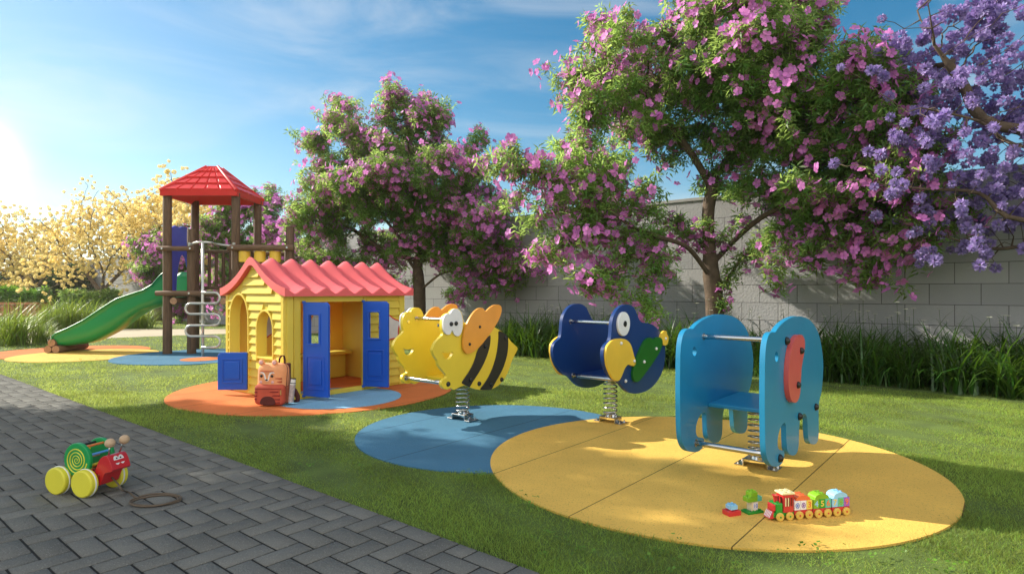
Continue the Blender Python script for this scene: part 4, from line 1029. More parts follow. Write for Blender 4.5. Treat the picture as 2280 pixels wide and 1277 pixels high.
pts.append((cx0, yy, zl[5]))
bm_tube(bm, pts, r_, 12)
fin('climber', bm, mat('painted_silver', (.60, .60, .58), .35, .6, var=.05), tw)
# hipped tiled roof
rx0, rx1, ry0, ry1 = -.075, 1.405, -.13, 1.22
ez0, ez1, az = 3.09+TZ+.02, 3.19, 3.77; mx_, my_ = (rx0+rx1)/2, (ry0+ry1)/2; tx, ty_ = .115, .10
bm = bmesh.new()
def hipface(c0, c1, t0, t1, ncol, nrow):
    c0, c1, t0, t1 = map(Vector, (c0, c1, t0, t1)); nrm = (c1-c0).cross(t0-c0).normalized()
    if nrm.z < 0: nrm = -nrm
    def P(a, b): # a across 0..1, b up 0..1, slightly bellied
        L_ = c0.lerp(t0, b); Q = c1.lerp(t1, b); return L_.lerp(Q, a)
    rim = .045
    # base sheet
    f = bm.faces.new([bm.verts.new(P(0, 0)), bm.verts.new(P(1, 0)), bm.verts.new(P(1, 1)), bm.verts.new(P(0, 1))])
    full = (c1-c0).length; w = full/ncol; mid = (c0+c1)/2; ax = (c1-c0).normalized()
    up = ((t0+t1)/2-mid); 
    for r in range(nrow):
        b0, b1 = r/nrow+.004, (r+1)/nrow-.0
        L0, Q0 = (P(0, b0)-mid).dot(ax)+rim, (P(1, b0)-mid).dot(ax)-rim
        L1, Q1 = (P(0, b1)-mid).dot(ax)+rim, (P(1, b1)-mid).dot(ax)-rim
        sh = -(.5 if r % 2 else 0)*0
        for c in range(ncol):
            # tiles lean towards the apex like the photographed ones
            k0, k1 = c/ncol, (c+1)/ncol
            xa0 = L0+(Q0-L0)*k0; xb0 = L0+(Q0-L0)*k1; xa1 = L1+(Q1-L1)*k0; xb1 = L1+(Q1-L1)*k1
            g_ = .010
            if xb0-xa0 < .04: continue
            base0 = mid+up*b0; base1 = mid+up*b1
            q = [base0+ax*(xa0+g_), base0+ax*(xb0-g_), base1+ax*(xb1-g_*.8), base1+ax*(xa1+g_*.8)]
            lo = [bm.verts.new(v+nrm*.002) for v in q]; cc = sum(q, Vector())/4
            hi = [bm.verts.new(cc+(v-cc)*.86+nrm*(.032 if k < 2 else .012)) for k, v in enumerate(q)]
            bm.faces.new(hi)
            for k in range(4): bm.faces.new((lo[k], lo[(k+1) % 4], hi[(k+1) % 4], hi[k]))
    # hip ridge bars
    return
C0, C1, C2, C3 = (rx0, ry0, ez1), (rx1, ry0, ez1), (rx1, ry1, ez1), (rx0, ry1, ez1)
T0, T1, T2, T3 = (mx_-tx, my_-ty_, az), (mx_+tx, my_-ty_, az), (mx_+tx, my_+ty_, az), (mx_-tx, my_+ty_, az)
for a, b, c, d in ((C0, C1, T0, T1), (C1, C2, T1, T2), (C2, C3, T2, T3), (C3, C0, T3, T0)):
    hipface(a, b, c, d, 5, 4); bm_tube(bm, [Vector(a)+Vector((0, 0, .004)), Vector(c)+Vector((0, 0, .004))], [.040, .026], 8)
bm.faces.new([bm.verts.new(Vector(p)+Vector((0, 0, .012))) for p in (T0, T1, T2, T3)])
# fascia and shallow under shell
o4 = [(rx0, ry0), (rx1, ry0), (rx1, ry1), (rx0, ry1)]; i4 = [(rx0+.05, ry0+.05), (rx1-.05, ry0+.05), (rx1-.05, ry1-.05), (rx0+.05, ry1-.05)]
bm_prism(bm, o4, ez0, ez1+.004, 'z', [i4])
ap = bm.verts.new((mx_, my_, az-.16)); vi = [bm.verts.new((x, y, ez0+.02)) for x, y in i4]
for k in range(4): bm.faces.new((vi[k], vi[(k+1) % 4], ap))
fin('roof', bm, m_tred, tw, bevel=.006)
# slide: rim and belly traced at the slide's near side, y = .28 of the tower frame
SY0, SY1 = .24, .82
def slpt(px, py): Y = TWY+SY0; return ((px-CXP)/FPX*Y-TWX, CAMH-(py-HOR)*Y/FPX-.02)
up_ = [slpt(*p) for p in ((119, 762), (121, 751), (128, 742), (140, 736), (155, 730), (190, 712), (226, 688), (262, 664.5), (297.6, 652.6), (321, 645), (342, 632), (354, 617), (363, 608), (372, 604))]
lo_ = [slpt(*p) for p in ((120, 768), (124, 769), (135, 770), (149, 769), (165, 767), (190, 763), (208, 757), (230, 746), (253, 733), (283, 709), (312, 691), (342, 682), (358, 676), (372, 673))]
xs_ = np.linspace(up_[0][0], .02, 46)
def interp(P, x): P = sorted(P); return float(np.interp(x, [p[0] for p in P], [p[1] for p in P]))
bm = bmesh.new(); rows = []
for i, x in enumerate(xs_):
    zr, zb = interp(up_, x), interp(lo_, x)
    if i == 0: zb = zr-.05
    H = zr-zb; W_ = SY1-SY0
    sec = [(SY0-.03, zr-.02), (SY0-.022, zr-.002), (SY0+.005, zr), (SY0+.012, zr-.25*H), (SY0+.02, zr-.6*H), (SY0+.05, zb+.16*H), (SY0+.12, zb+.03*H), (SY0+.2, zb), ]
    sec = sec+[(SY0+SY1-p[0], p[1]) for p in sec[::-1]]
    rows.append([bm.verts.new((x, y, z)) for y, z in sec])
for a, b in zip(rows, rows[1:]):
    for k in range(len(a)-1): f = bm.faces.new((a[k], a[k+1], b[k+1], b[k])); f.smooth = True
bm.faces.new(rows[0])
so_ = fin('slide', bm, m_sl, tw)
sm = so_.modifiers.new('thickness', 'SOLIDIFY'); sm.thickness = .016; sm.offset = 0
# logs that carry the slide's end
ls = thing('log_stack', 'three short stacked logs carrying the lower end of the slide', 'logs', (-9.16, 12.06, .02), R(3))
for x, z in ((-.075, .075), (.08, .075), (.0, .205)):
    bm = bmesh.new(); bm_tube(bm, [(x, 0, z), (x-.01, .5, z), (x-.03, .95, z)], .075, 18); lg = fin('log', bm, m_logy, ls)
    bm = bmesh.new(); bm_cyl(bm, (x, -.003, z), (x, .0, z), .071, seg=20); fin('log_end', bm, m_end, lg)

# ------------------------------------------------------------------ trees
m_bark = mat('bark', (.105, .072, .048), .9, var=.3, nscale=8, bump=.8, bscale=30)
m_bark2 = mat('bark_pale', (.16, .12, .09), .9, var=.25, nscale=8, bump=.7, bscale=30)
m_leaf = mat('leaf_green', (.095, .20, .045), .45, var=.25, nscale=.8, trans=.46, tcol=(.52, .72, .17), island=.40, hue=.03, spec=.4)
m_leafd = mat('leaf_dark', (.025, .06, .014), .6, var=.3, nscale=.8, trans=.3, tcol=(.08, .16, .02), island=.4, hue=.02)
m_pinkf = mat('petal_pink', (.66, .20, .58), .55, var=.12, nscale=1.5, trans=.35, tcol=(.85, .32, .76), island=.22, hue=.02)
m_yelf = mat('petal_yellow', (.90, .76, .38), .6, var=.15, nscale=1.0, trans=.4, tcol=(1.0, .84, .38), island=.2, hue=.012)
m_purf = mat('petal_violet', (.34, .27, .54), .6, var=.12, nscale=1.5, trans=.35, tcol=(.40, .27, .62), island=.25, hue=.02)
def blob_pts(blobs, Y0, n, rng, dz=1.0, spray=.15):
    """sample points inside ellipsoids; a blob is (px, py, rx, ry[, depth offset])"""
    vol = np.array([b[2]*b[3]*(b[2]+b[3])/2 for b in blobs]); cnt = rng.multinomial(n, (vol/vol.sum()))
    out = []
    for b, c in zip(blobs, cnt):
        off = b[4] if len(b) > 4 else 0
        q = rng.normal(size=(c, 3)); q /= np.linalg.norm(q, axis=1)[:, None]+1e-9; q *= rng.uniform(.15, 1, c)[:, None]**(1/2.2)
        Y = min(Y0+off, 9.9/max(.05, (b[0]-CXP)/FPX*UX+UY)+min(off, 0)*.5); C = np.array(at(b[0], b[1], Y)); k = Y/FPX
        rd_ = (b[2]+b[3])/2*k*dz
        q = q*np.array([b[2]*k, rd_, b[3]*k])
        if c > 12:      # gather the points into sprays, so that the crown has gaps
            nc = max(3, c//11); cen = q[:nc]; w = rng.integers(0, nc, c); q = cen[w]+rng.normal(0, spray, (c, 3))*np.array([1.25, 1.1, .8])
        out.append(C+q)
    P = np.concatenate(out)
    # nothing grows through the wall
    u = P[:, 0]*UX+P[:, 1]*UY; bad = (u > WALL_U-.25) & (P[:, 2] < 3.3)
    d = u[bad]-(WALL_U-.25); P[bad, 0] -= d*UX; P[bad, 1] -= d*UY
    return P
def colonize(seeds, A, step=.2, kill=.38, infl=3.0, iters=90):
    """seeds: polylines (lists of 3-vectors), the first starts at the ground. returns nodes, parents"""
    N = []; par = []
    def add(p, q): N.append(np.array(p, float)); par.append(q); return len(N)-1
    for line in seeds:
        pts = catmull(line, 5); pts = [np.array(p) for p in pts]
        if not N: last = add(pts[0], -1); st = 1
        else:
            M_ = np.array(N); last = int(np.argmin(((M_-pts[0])**2).sum(1))); st = 1
        for p in pts[st:]: last = add(p, last)
    A = A.copy(); alive = np.ones(len(A), bool); nseed = len(N)
    trunk_ok = np.array([1]*len(N), bool)
    for it in range(iters):
        if not alive.any(): break
        M_ = np.array(N); B_ = A[alive]
        d2 = ((B_[:, None, :]-M_[None])**2).sum(2); ne = d2.argmin(1); dm = d2[np.arange(len(B_)), ne]
        use = dm < infl*infl
        if not use.any(): break
        new = {}
        for k in np.where(use)[0]:
            v = B_[k]-M_[ne[k]]; v /= np.linalg.norm(v)+1e-9; new.setdefault(ne[k], []).append(v)
        grown = False
        for i, vs in new.items():
            v = np.sum(vs, 0); ln = np.linalg.norm(v)
            if ln < .15: v = vs[0]; ln = 1
            v = v/ln+RNG.normal(0, .12, 3)+np.array([0, 0, .03]); v /= np.linalg.norm(v)
            p = M_[i]+v*step
            add(p, i); grown = True
        M_ = np.array(N); B_ = A[alive]
        dm = ((B_[:, None, :]-M_[None, -len(new):])**2).sum(2).min(1)
        idx = np.where(alive)[0]; alive[idx[dm < kill*kill]] = False
        if not grown: break
    return np.array(N), np.array(par)
def tree(name, label, cat, base, seeds, blobs, Y0, nattr, leaves, blossoms, r_trunk, group=None, spray=.15, bark=None, rtip=.006, dz=1.0, seed=1, step=.2, kill=.38, puff=False, tipr=None, extra=None, pw=2.3, fl_in=.5, collar=True):
    rng = np.random.default_rng(seed)
    A = extra if extra is not None else blob_pts(blobs, Y0, nattr, rng, dz, spray)
    N, par = colonize(seeds, A, step=step, kill=kill)
    n = len(N); rad = np.zeros(n); kids = np.zeros(n, int)
    acc = np.zeros(n)
    for i in range(n-1, -1, -1):
        if acc[i] == 0: acc[i] = rtip**pw
        rad[i] = acc[i]**(1/pw)
        if par[i] >= 0: acc[par[i]] += acc[i]; kids[par[i]] += 1
    sc0 = r_trunk/rad[0]
    rad = rad*(1+(sc0-1)*np.clip((rad-rtip)/(rad[0]-rtip+1e-9), 0, 1))
    t = thing(name, label, cat, (float(base[0]), float(base[1]), 0), 0, group)
    org = np.array([base[0], base[1], 0.0])
    # branches: one tapered tube per node-to-parent link
    i = np.arange(n); k = par >= 0; c = N[k]; p = N[par[k]]; rc = rad[k]; rp = np.minimum(rad[par[k]], rc*1.6+.004)
    big = rad[par[k]] < rc*1.9; rp = np.where(big, rad[par[k]], rp)
    d = c-p; L_ = np.linalg.norm(d, axis=1)[:, None]; d = d/np.maximum(L_, 1e-6); c = c+d*rc[:, None]*.35
    ref = np.where(np.abs(d[:, 2:3]) > .9, np.array([[1., 0, 0]]), np.array([[0, 0, 1.]])); x = np.cross(d, ref); x /= np.linalg.norm(x, axis=1)[:, None]; y = np.cross(d, x)
    SG = 8; an = np.arange(SG)*2*np.pi/SG
    ring = x[:, None, :]*np.cos(an)[None, :, None]+y[:, None, :]*np.sin(an)[None, :, None]
    V = np.concatenate([p[:, None]+ring*rp[:, None, None], c[:, None]+ring*rc[:, None, None]], 1)
    m = len(V); F = []
    for q in range(SG): F.append([q, (q+1) % SG, SG+(q+1) % SG, SG+q])
    F = np.array(F)[None]+(np.arange(m)*2*SG)[:, None, None]
    V = V.reshape(-1, 3)-org
    np_mesh('trunk', V, F.reshape(-1, 4), bark or m_bark, t, smooth=True)
    tips = np.where((kids == 0))[0]; thin = np.where((rad < (tipr or .022)) & (np.arange(n) > 20))[0]
    sites = np.concatenate([N[thin], np.repeat(A, max(1, int(len(thin)/len(A))), 0)])
    if leaves:
        cnt, size, lm = leaves
        tvL, tfL = leaf_cluster(rng)
        S_ = sites[rng.integers(0, len(sites), cnt)]+rng.normal(0, .07, (cnt, 3))
        V, F = scatter(tvL, tfL, S_-org, rand_rot(cnt, rng, .9), size*rng.uniform(.7, 1.25, cnt))
        np_mesh('foliage', V, F, lm, t)
    if blossoms:
        cnt, size, fm, kind = blossoms
        if kind == 'flower':
            tvF, tfF = flower_cluster(rng)
            # flowers sit in bunches on the outside of the crown
            cen = A.mean(0); dd_ = sites-cen; wgt = .4+np.linalg.norm(dd_/A.std(0), axis=1); wgt /= wgt.sum()
            heads = sites[rng.choice(len(sites), max(1, cnt//2), p=wgt)]
            S_ = heads[rng.integers(0, len(heads), cnt)]+rng.normal(0, .085, (cnt, 3))
            # face outwards
            o_ = S_-cen; o_ = o_/np.linalg.norm(o_, axis=1)[:, None]+rng.normal(0, .75, (cnt, 3))+np.array([-.1, -.2, .1]); o_ /= np.linalg.norm(o_, axis=1)[:, None]
            S_ = S_+o_*.11
            ref = np.where(np.abs(o_[:, 2:3]) > .9, np.array([[1., 0, 0]]), np.array([[0, 0, 1.]])); x = np.cross(o_, ref); x /= np.linalg.norm(x, axis=1)[:, None]; y = np.cross(o_, x)
            a = rng.uniform(0, 6.28, cnt)[:, None]; x2 = x*np.cos(a)+y*np.sin(a); y2 = -x*np.sin(a)+y*np.cos(a)
            Mx = np.stack([x2, y2, o_], 2)
            V, F = scatter(tvF, tfF, S_-org, Mx, size/.09*rng.uniform(.75, 1.2, cnt))
        else:
            tvF, tfF = puff_cluster(rng)
            T_ = N[tips]; T_ = T_[rng.permutation(len(T_))][:cnt//2]; S_ = np.concatenate([T_, A[rng.integers(0, len(A), cnt-len(T_))]])
            S_ = S_+rng.normal(0, .16 if kind == 'puffs' else .03, S_.shape)
            V, F = scatter(tvF, tfF, S_-org, rand_rot(len(S_), rng), size*rng.uniform(.7, 1.2, len(S_)))
        np_mesh('blossoms', V, F, fm, t)
    return t
def leaf_cluster(rng):
    """a twig carrying a dozen lance-shaped leaves"""
    V = []; F = []
    for k in range(12):
        a = k*2.4; el = rng.uniform(-.7, .75); h = rng.uniform(-.05, .09); d = np.array([math.cos(a)*math.cos(el), math.sin(a)*math.cos(el), math.sin(el)])
        w = np.cross(d, [0, 0, 1.]); w /= np.linalg.norm(w)+1e-9; w = w*math.cos(.6)+np.cross(d, w)*math.sin(rng.uniform(-.6, .6))
        b = np.array([0, 0, h])+d*.015; L_ = rng.uniform(.075, .125); i = len(V)
        V += [b, b+d*L_*.42+w*.0145, b+d*L_-np.array([0, 0, .018]), b+d*L_*.42-w*.0145]; F.append((i, i+1, i+2, i+3))
    return np.array(V), np.array(F)
def flower_cluster(rng):
    """five rounded petals, about .18 m over all"""
    V = []; F = []
    for k in range(5):
        a = k*2*math.pi/5+rng.uniform(-.08, .08); d = np.array([math.cos(a), math.sin(a), 0]); w = np.array([-d[1], d[0], 0]); r = .09
        z1, z2 = .02+rng.uniform(-.005, .008), .024+rng.uniform(-.016, .01); i = len(V)
        V += [d*.004, d*r*.55+w*r*.40+[0, 0, z1], d*r*.92+w*r*.34+[0, 0, z2], d*r*1.02+[0, 0, z2-.004], d*r*.92-w*r*.34+[0, 0, z2], d*r*.55-w*r*.40+[0, 0, z1]]
        F += [(i, i+1, i+2, i+3), (i, i+3, i+4, i+5)]
    return np.array(V), np.array(F)
def puff_cluster(rng, n=46):
    """a round head of many small petals, radius 1"""
    V = []; F = []
    for k in range(n):
        z = 1-2*(k+.5)/n; r = math.sqrt(1-z*z); a = k*2.39996; d = np.array([r*math.cos(a), r*math.sin(a), z])+rng.normal(0, .08, 3); d /= np.linalg.norm(d)
        w = np.cross(d, rng.normal(size=3)); w /= np.linalg.norm(w); L_ = rng.uniform(.75, 1.05); i = len(V); x = np.cross(d, w)*.12
        V += [d*.25, d*L_*.7+w*.20+x, d*L_+w*.05, d*L_*.7-w*.20-x]; F.append((i, i+1, i+2, i+3))
    return np.array(V), np.array(F)
PY = [(3.35, 10.06), (-2.23, 14.66), (-7.8, 19.25), (-13.1, 23.6)]
# the large pink tree
Y_ = 10.06
def sd_(*pts): return [at(px, py, Y_+dy) for px, py, dy in pts]
B0 = Vector((PY[0][0]-.02, PY[0][1], -.05))
s_main = [B0, at(1592, 700, Y_), at(1583, 600, Y_), at(1577, 520, Y_), at(1578, 460, Y_), at(1590, 400, Y_-.05), at(1580, 330, Y_)]
seeds = [s_main, sd_((1594, 672, 0), (1640, 590, -.3), (1690, 545, -.6), (1725, 512, -.9), (1790, 508, -1.2), (1880, 520, -1.7)),
         sd_((1583, 620, 0), (1545, 565, -.3), (1515, 542, -.5), (1460, 525, -.8), (1400, 500, -1.0), (1330, 440, -1.1), (1290, 400, -1.2)),
         sd_((1576, 545, 0), (1535, 518, .1), (1500, 495, .2), (1440, 460, .2)),
         sd_((1588, 585, 0), (1625, 545, .1), (1680, 495, -.3), (1740, 460, -.8), (1830, 430, -1.2), (1930, 410, -1.7)),
         sd_((1585, 420, 0), (1545, 350, -.2), (1500, 290, -.3), (1440, 210, -.3)),
         sd_((1588, 400, 0), (1640, 330, -.1), (1700, 280, -.2), (1780, 240, -.2))]
big = [(1390, 140, 140, 115, 0), (1340, 230, 80, 70, -.3), (1600, 60, 190, 110, 0), (1760, 60, 120, 110, .2), (1540, 230, 190, 120, -.4), (1740, 250, 170, 140, -.2), (1900, 250, 130, 125, 0),
       (1240, 400, 115, 85, -.8), (1380, 440, 120, 90, -.6), (1200, 510, 95, 85, -.8), (1300, 545, 110, 60, -.8), (1420, 560, 80, 55, -.4), (1370, 645, 70, 45, -1.3), (1440, 690, 45, 40, -1.5), (1620, 400, 70, 40, 1.0), (1450, 360, 60, 40, .3),
       (1810, 430, 150, 85, -.4), (1970, 420, 120, 120, -.3), (1850, 570, 160, 50, -.9), (2065, 515, 60, 34, -.7), (1640, 130, 200, 120, -.9), (1800, 170, 150, 100, -.8), (1740, 600, 50, 35, -1.1), (1940, 600, 60, 30, -.9), (1630, 690, 25, 30, .1), (1390, 75, 80, 60, -.5), (1290, 320, 60, 45, -.5), (1700, -20, 170, 60, .1), (2020, 470, 110, 80, -.5), (1900, 480, 120, 70, -1.0), (1940, 350, 110, 80, -.9), (1720, 440, 100, 50, -.6), (1180, 440, 60, 70, -.9), (1480, 610, 50, 40, -1.2), (1330, 600, 80, 50, -1.2), (2030, 330, 60, 80, -.2), (1460, 300, 70, 40, -.6), (1610, 520, 70, 40, .4), (2070, 430, 70, 70, -.3), (2050, 260, 60, 70, 0), (2000, 140, 40, 50, 0), (2080, 350, 50, 60, -.2), (1900, 420, 90, 80, -.2), (1980, 570, 70, 30, -.3), (1300, 150, 55, 60, -.2), (1280, 230, 40, 35, -.2), (1330, 70, 50, 40, 0), (1290, 300, 50, 35, -.4)]
big += [(b[0]*.75+1590*.25, b[1]*.78+300*.22, b[2]*.75, b[3]*.75, .9) for b in big if b[1] < 430]
tree('flowering_tree', 'large pink-flowering tree in the right half, in front of the wall', 'flowering tree', B0, seeds, big, Y_, 2200, (17000, 1.0, m_leaf), (7600, .064, m_pinkf, 'flower'), .155, 'pink-flowering trees along the wall', seed=3, kill=.34, step=.17, dz=1.15, rtip=.0055)
# the middle one
Y_ = PY[1][1]; B0 = Vector((PY[1][0], PY[1][1], -.05))
s_main = [B0, at(934, 660, Y_), at(930, 590, Y_), at(935, 545, Y_), at(925, 480, Y_), at(930, 420, Y_)]
seeds = [s_main, sd_((932, 650, 0), (960, 625, -.3), (985, 608, -.5), (1020, 600, -.7)), sd_((931, 610, 0), (905, 570, -.2), (890, 530, -.4), (850, 480, -.4)), sd_((934, 585, 0), (975, 565, 0), (1010, 530, 0), (1050, 470, 0)), sd_((930, 580, 0), (860, 560, .3), (800, 520, .4), (730, 480, .3))]
mid = [(745, 310, 60, 60), (800, 340, 80, 80), (905, 260, 70, 55), (910, 330, 90, 80), (1000, 290, 45, 65), (1060, 330, 30, 45), (760, 430, 95, 70), (900, 420, 110, 90), (1030, 430, 95, 85), (700, 500, 65, 60), (820, 540, 100, 60), (1070, 530, 90, 85), (960, 520, 80, 70), (1110, 600, 65, 40), (690, 580, 40, 60), (1030, 660, 35, 35, -.8), (730, 245, 30, 18), (910, 225, 22, 22), (685, 380, 22, 10), (880, 610, 30, 40, .4), (1000, 380, 80, 60, -1), (850, 400, 90, 80, -1), (1120, 470, 45, 60, -.3), (1090, 610, 60, 40, -.3), (680, 500, 45, 55, .2), (700, 450, 45, 50), (760, 600, 60, 40, .3), (1040, 600, 60, 40, .5), (780, 250, 40, 40), (965, 250, 40, 45)]
tree('flowering_tree', 'pink-flowering tree standing behind the playhouse roof', 'flowering tree', B0, seeds, mid, Y_, 1850, (13500, 1.0, m_leaf), (7200, .060, m_pinkf, 'flower'), .15, 'pink-flowering trees along the wall', seed=5, kill=.36, step=.19, dz=1.2)
# third, right of the tower
Y_ = PY[2][1]; B0 = Vector((PY[2][0], PY[2][1], -.05))
s_main = [B0, at(592, 650, Y_), at(590, 600, Y_), at(585, 550, Y_)]
th = [(570, 470, 50, 50), (620, 500, 55, 45), (500, 520, 50, 45), (570, 560, 80, 45), (640, 550, 50, 50), (500, 590, 45, 50), (480, 640, 30, 40), (600, 430, 25, 14), (520, 470, 35, 35), (450, 530, 30, 30), (545, 620, 60, 40)]
tree('flowering_tree', 'pink-flowering tree seen between the tower posts and the playhouse', 'flowering tree', B0, [s_main], th, Y_, 800, (7000, 1.05, m_leaf), (2700, .072, m_pinkf, 'flower'), .14, 'pink-flowering trees along the wall', seed=7, kill=.42, step=.24, dz=1.0)
# fourth, left of the tower
Y_ = PY[3][1]; B0 = Vector((PY[3][0], PY[3][1], -.05))
s_main = [B0, at(386, 690, Y_), at(380, 640, Y_), at(372, 600, Y_)]
fo = [(335, 560, 32, 40), (365, 610, 40, 45), (325, 605, 25, 28), (400, 560, 45, 60), (350, 640, 30, 22), (395, 700, 16, 30), (425, 620, 30, 40)]
tree('flowering_tree', 'small pink-flowering tree between the yellow trees and the tower', 'flowering tree', B0, [s_main], fo, Y_, 450, (3800, 1.2, m_leaf), (1900, .08, m_pinkf, 'flower'), .11, 'pink-flowering trees along the wall', seed=8, kill=.45, step=.26)
# yellow trees
def ytree(lab, base, Y, main, limbs, blobs, seed, n=620, nb=1500, rt=.17, size=.086):
    global Y_
    Y_ = Y; B = Vector((base[0], base[1], -.05))
    tree('yellow_tree', lab, 'flowering tree', B, [[B]+[at(px, py, Y) for px, py in main]]+[[at(px, py, Y+q*.4) for q, (px, py) in enumerate(l)] for l in limbs], blobs, Y, n, None, (nb, size, m_yelf, 'puffs'), rt, 'yellow-flowering trees on the left', bark=m_bark2, seed=seed, kill=.42, step=.28, puff=True, rtip=.010, dz=1.1, spray=.42)
ytree('yellow-flowering tree with forked trunk above the slide', at(228, 700, 28)[:2], 28, [(228, 680), (229, 650), (230, 610)], [[(229, 655), (205, 625), (190, 600)], [(230, 645), (255, 620), (275, 600)]],
      [(200, 490, 75, 50), (270, 500, 60, 45), (150, 540, 60, 55), (240, 550, 80, 45), (310, 560, 45, 50), (220, 460, 55, 28), (130, 600, 45, 45), (285, 610, 50, 30), (180, 600, 40, 30), (320, 620, 22, 25), (150, 650, 40, 12), (190, 440, 30, 12)], 21, 900, 1700)
ytree('yellow-flowering tree at the left edge above the wooden planter', at(78, 699, 33)[:2], 33, [(78, 670), (76, 640), (72, 610)], [[(77, 650), (50, 620), (30, 600)], [(77, 645), (105, 610), (120, 590)]],
      [(40, 540, 75, 45), (110, 530, 50, 45), (60, 590, 80, 45), (0, 600, 50, 50), (120, 600, 45, 40), (-60, 560, 60, 60), (20, 500, 40, 22), (60, 635, 70, 14), (0, 500, 50, 28)], 22, 900, 1600, .2, .11)
ytree('yellow-flowering tree half hidden behind the tower roof', at(352, 700, 25.6)[:2], 25.6, [(350, 660), (352, 610), (355, 560)], [],
      [(330, 470, 50, 40), (395, 450, 65, 35), (440, 495, 40, 35), (350, 510, 60, 45), (300, 500, 35, 35), (365, 425, 25, 14), (420, 540, 40, 30)], 23, 700, 1300, .16, .095)
# violet tree on the right
Y_ = 7.4; B0 = Vector((8.3, 6.3, -.05))
def a3(px, py, Y): return at(px, py, Y)
seeds = [[B0, Vector((8.2, 6.35, 1.2)), Vector((8.05, 6.5, 2.2)), Vector((7.9, 6.7, 3.2)), Vector((7.6, 6.9, 4.2)), Vector((7.3, 7.0, 5.0))],
         [Vector((8.1, 6.45, 1.8)), Vector((7.5, 6.7, 2.15)), a3(2280, 490, 7.0), a3(2180, 430, 7.2), a3(2050, 420, 7.4), a3(1960, 410, 7.5)],
         [Vector((8.05, 6.5, 2.0)), Vector((7.4, 6.9, 1.95)), a3(2280, 548, 7.6), a3(2200, 552, 7.6), a3(2100, 525, 7.6)],
         [Vector((8.0, 6.6, 2.5)), Vector((7.3, 6.9, 3.0)), a3(2220, 280, 7.2), a3(2140, 180, 7.2), a3(2080, 100, 7.2)],
         [Vector((7.95, 6.65, 2.8)), a3(2300, 330, 7.0), a3(2180, 270, 7.0), a3(2050, 240, 7.1)]]
vio = [(2085, 110, 80, 70), (2200, 80, 95, 80), (2280, 190, 80, 90), (2130, 220, 100, 80), (2050, 290, 60, 50), (2150, 340, 110, 70), (1890, 365, 30, 22), (2260, 350, 70, 80), (2200, 450, 90, 55), (2090, 400, 80, 50), (2240, 530, 50, 35), (1975, 410, 35, 30), (2120, 500, 60, 35), (1960, 180, 25, 20), (1990, 90, 35, 35), (2180, 0, 110, 50), (2030, 60, 50, 40), (2450, 300, 160, 160), (2450, 100, 140, 120), (2400, 480, 120, 90), (2120, 560, 90, 22), (2200, 570, 60, 18), (2080, 540, 40, 25), (2270, 20, 60, 60), (2080, 200, 60, 60), (2030, 370, 45, 40), (2100, 270, 70, 60), (2200, 180, 70, 60), (2200, 380, 70, 60), (2100, 440, 70, 50), (2260, 260, 50, 60), (2130, 50, 80, 60), (2260, 440, 50, 50)]
tree('violet_tree', 'violet-flowering tree reaching in from the right edge', 'flowering tree', B0, seeds, vio, Y_, 1400, None, (1000, .080, m_purf, 'puff'), .16, bark=m_bark, seed=31, kill=.27, step=.14, dz=1.15, rtip=.0038, puff=True, spray=.30)
# trees off to the left that shade the path and the lawn (seen when one steps aside)
for k, (bx, by, cz, rr_, lab, sdd) in enumerate(((-9.9, 7.0, 5.2, 2.5, 'leafy green tree beyond the paving, nearer the playhouse', 41), (-8.6, 4.9, 4.6, 1.9, 'leafy green tree beyond the paving, nearest the viewer', 42), (-12.4, 8.3, 6.0, 1.6, 'leafy green tree beyond the paving, farthest from the viewer', 43))):
    B0 = Vector((bx, by, -.05)); rng = np.random.default_rng(sdd); q = rng.normal(size=(420, 3)); q /= np.linalg.norm(q, axis=1)[:, None]; q *= rng.uniform(.2, 1, 420)[:, None]**.5
    cl_ = rng.normal(size=(9, 3)); cl_ /= np.linalg.norm(cl_, axis=1)[:, None]
    A_ = np.concatenate([np.array([bx, by, cz])+c_*rr_*.62+rng.normal(0, .36*rr_*.5, (60, 3)) for c_ in cl_])
    tree('shade_tree', lab, 'tree', B0, [[B0, Vector((bx+.05, by, cz*.35)), Vector((bx, by+.05, cz*.7))]], [(100, 100, 1, 1)], 5, 1, (3600, 1.6, m_leaf), None, .14, 'leafy trees beyond the paving', seed=sdd, kill=.4, step=.25, extra=A_)
# dark evergreens behind the yellow trees
for k, (px, top, w, Y, lab) in enumerate(((-10, 585, 60, 40, 'dark evergreen tree at the far left edge'), (95, 590, 55, 38, 'dark evergreen tree behind the yellow trees'), (165, 600, 40, 33, 'dark evergreen tree nearest the garden wall'))):
    B0 = Vector((*at(px, 690, Y)[:2], -.05)); bl = [(px, top+30, w*.9, 34), (px-w*.4, top+60, w*.7, 32), (px+w*.4, top+62, w*.7, 32), (px, top+85, w*.8, 16)]
    tree('evergreen_tree', lab, 'tree', B0, [[B0, at(px, 680, Y), at(px+2, 650, Y)]], bl, Y, 260, (2200, 2.6, m_leafd), None, .16, 'dark evergreens behind the yellow trees', seed=50+k, kill=.6, step=.4)

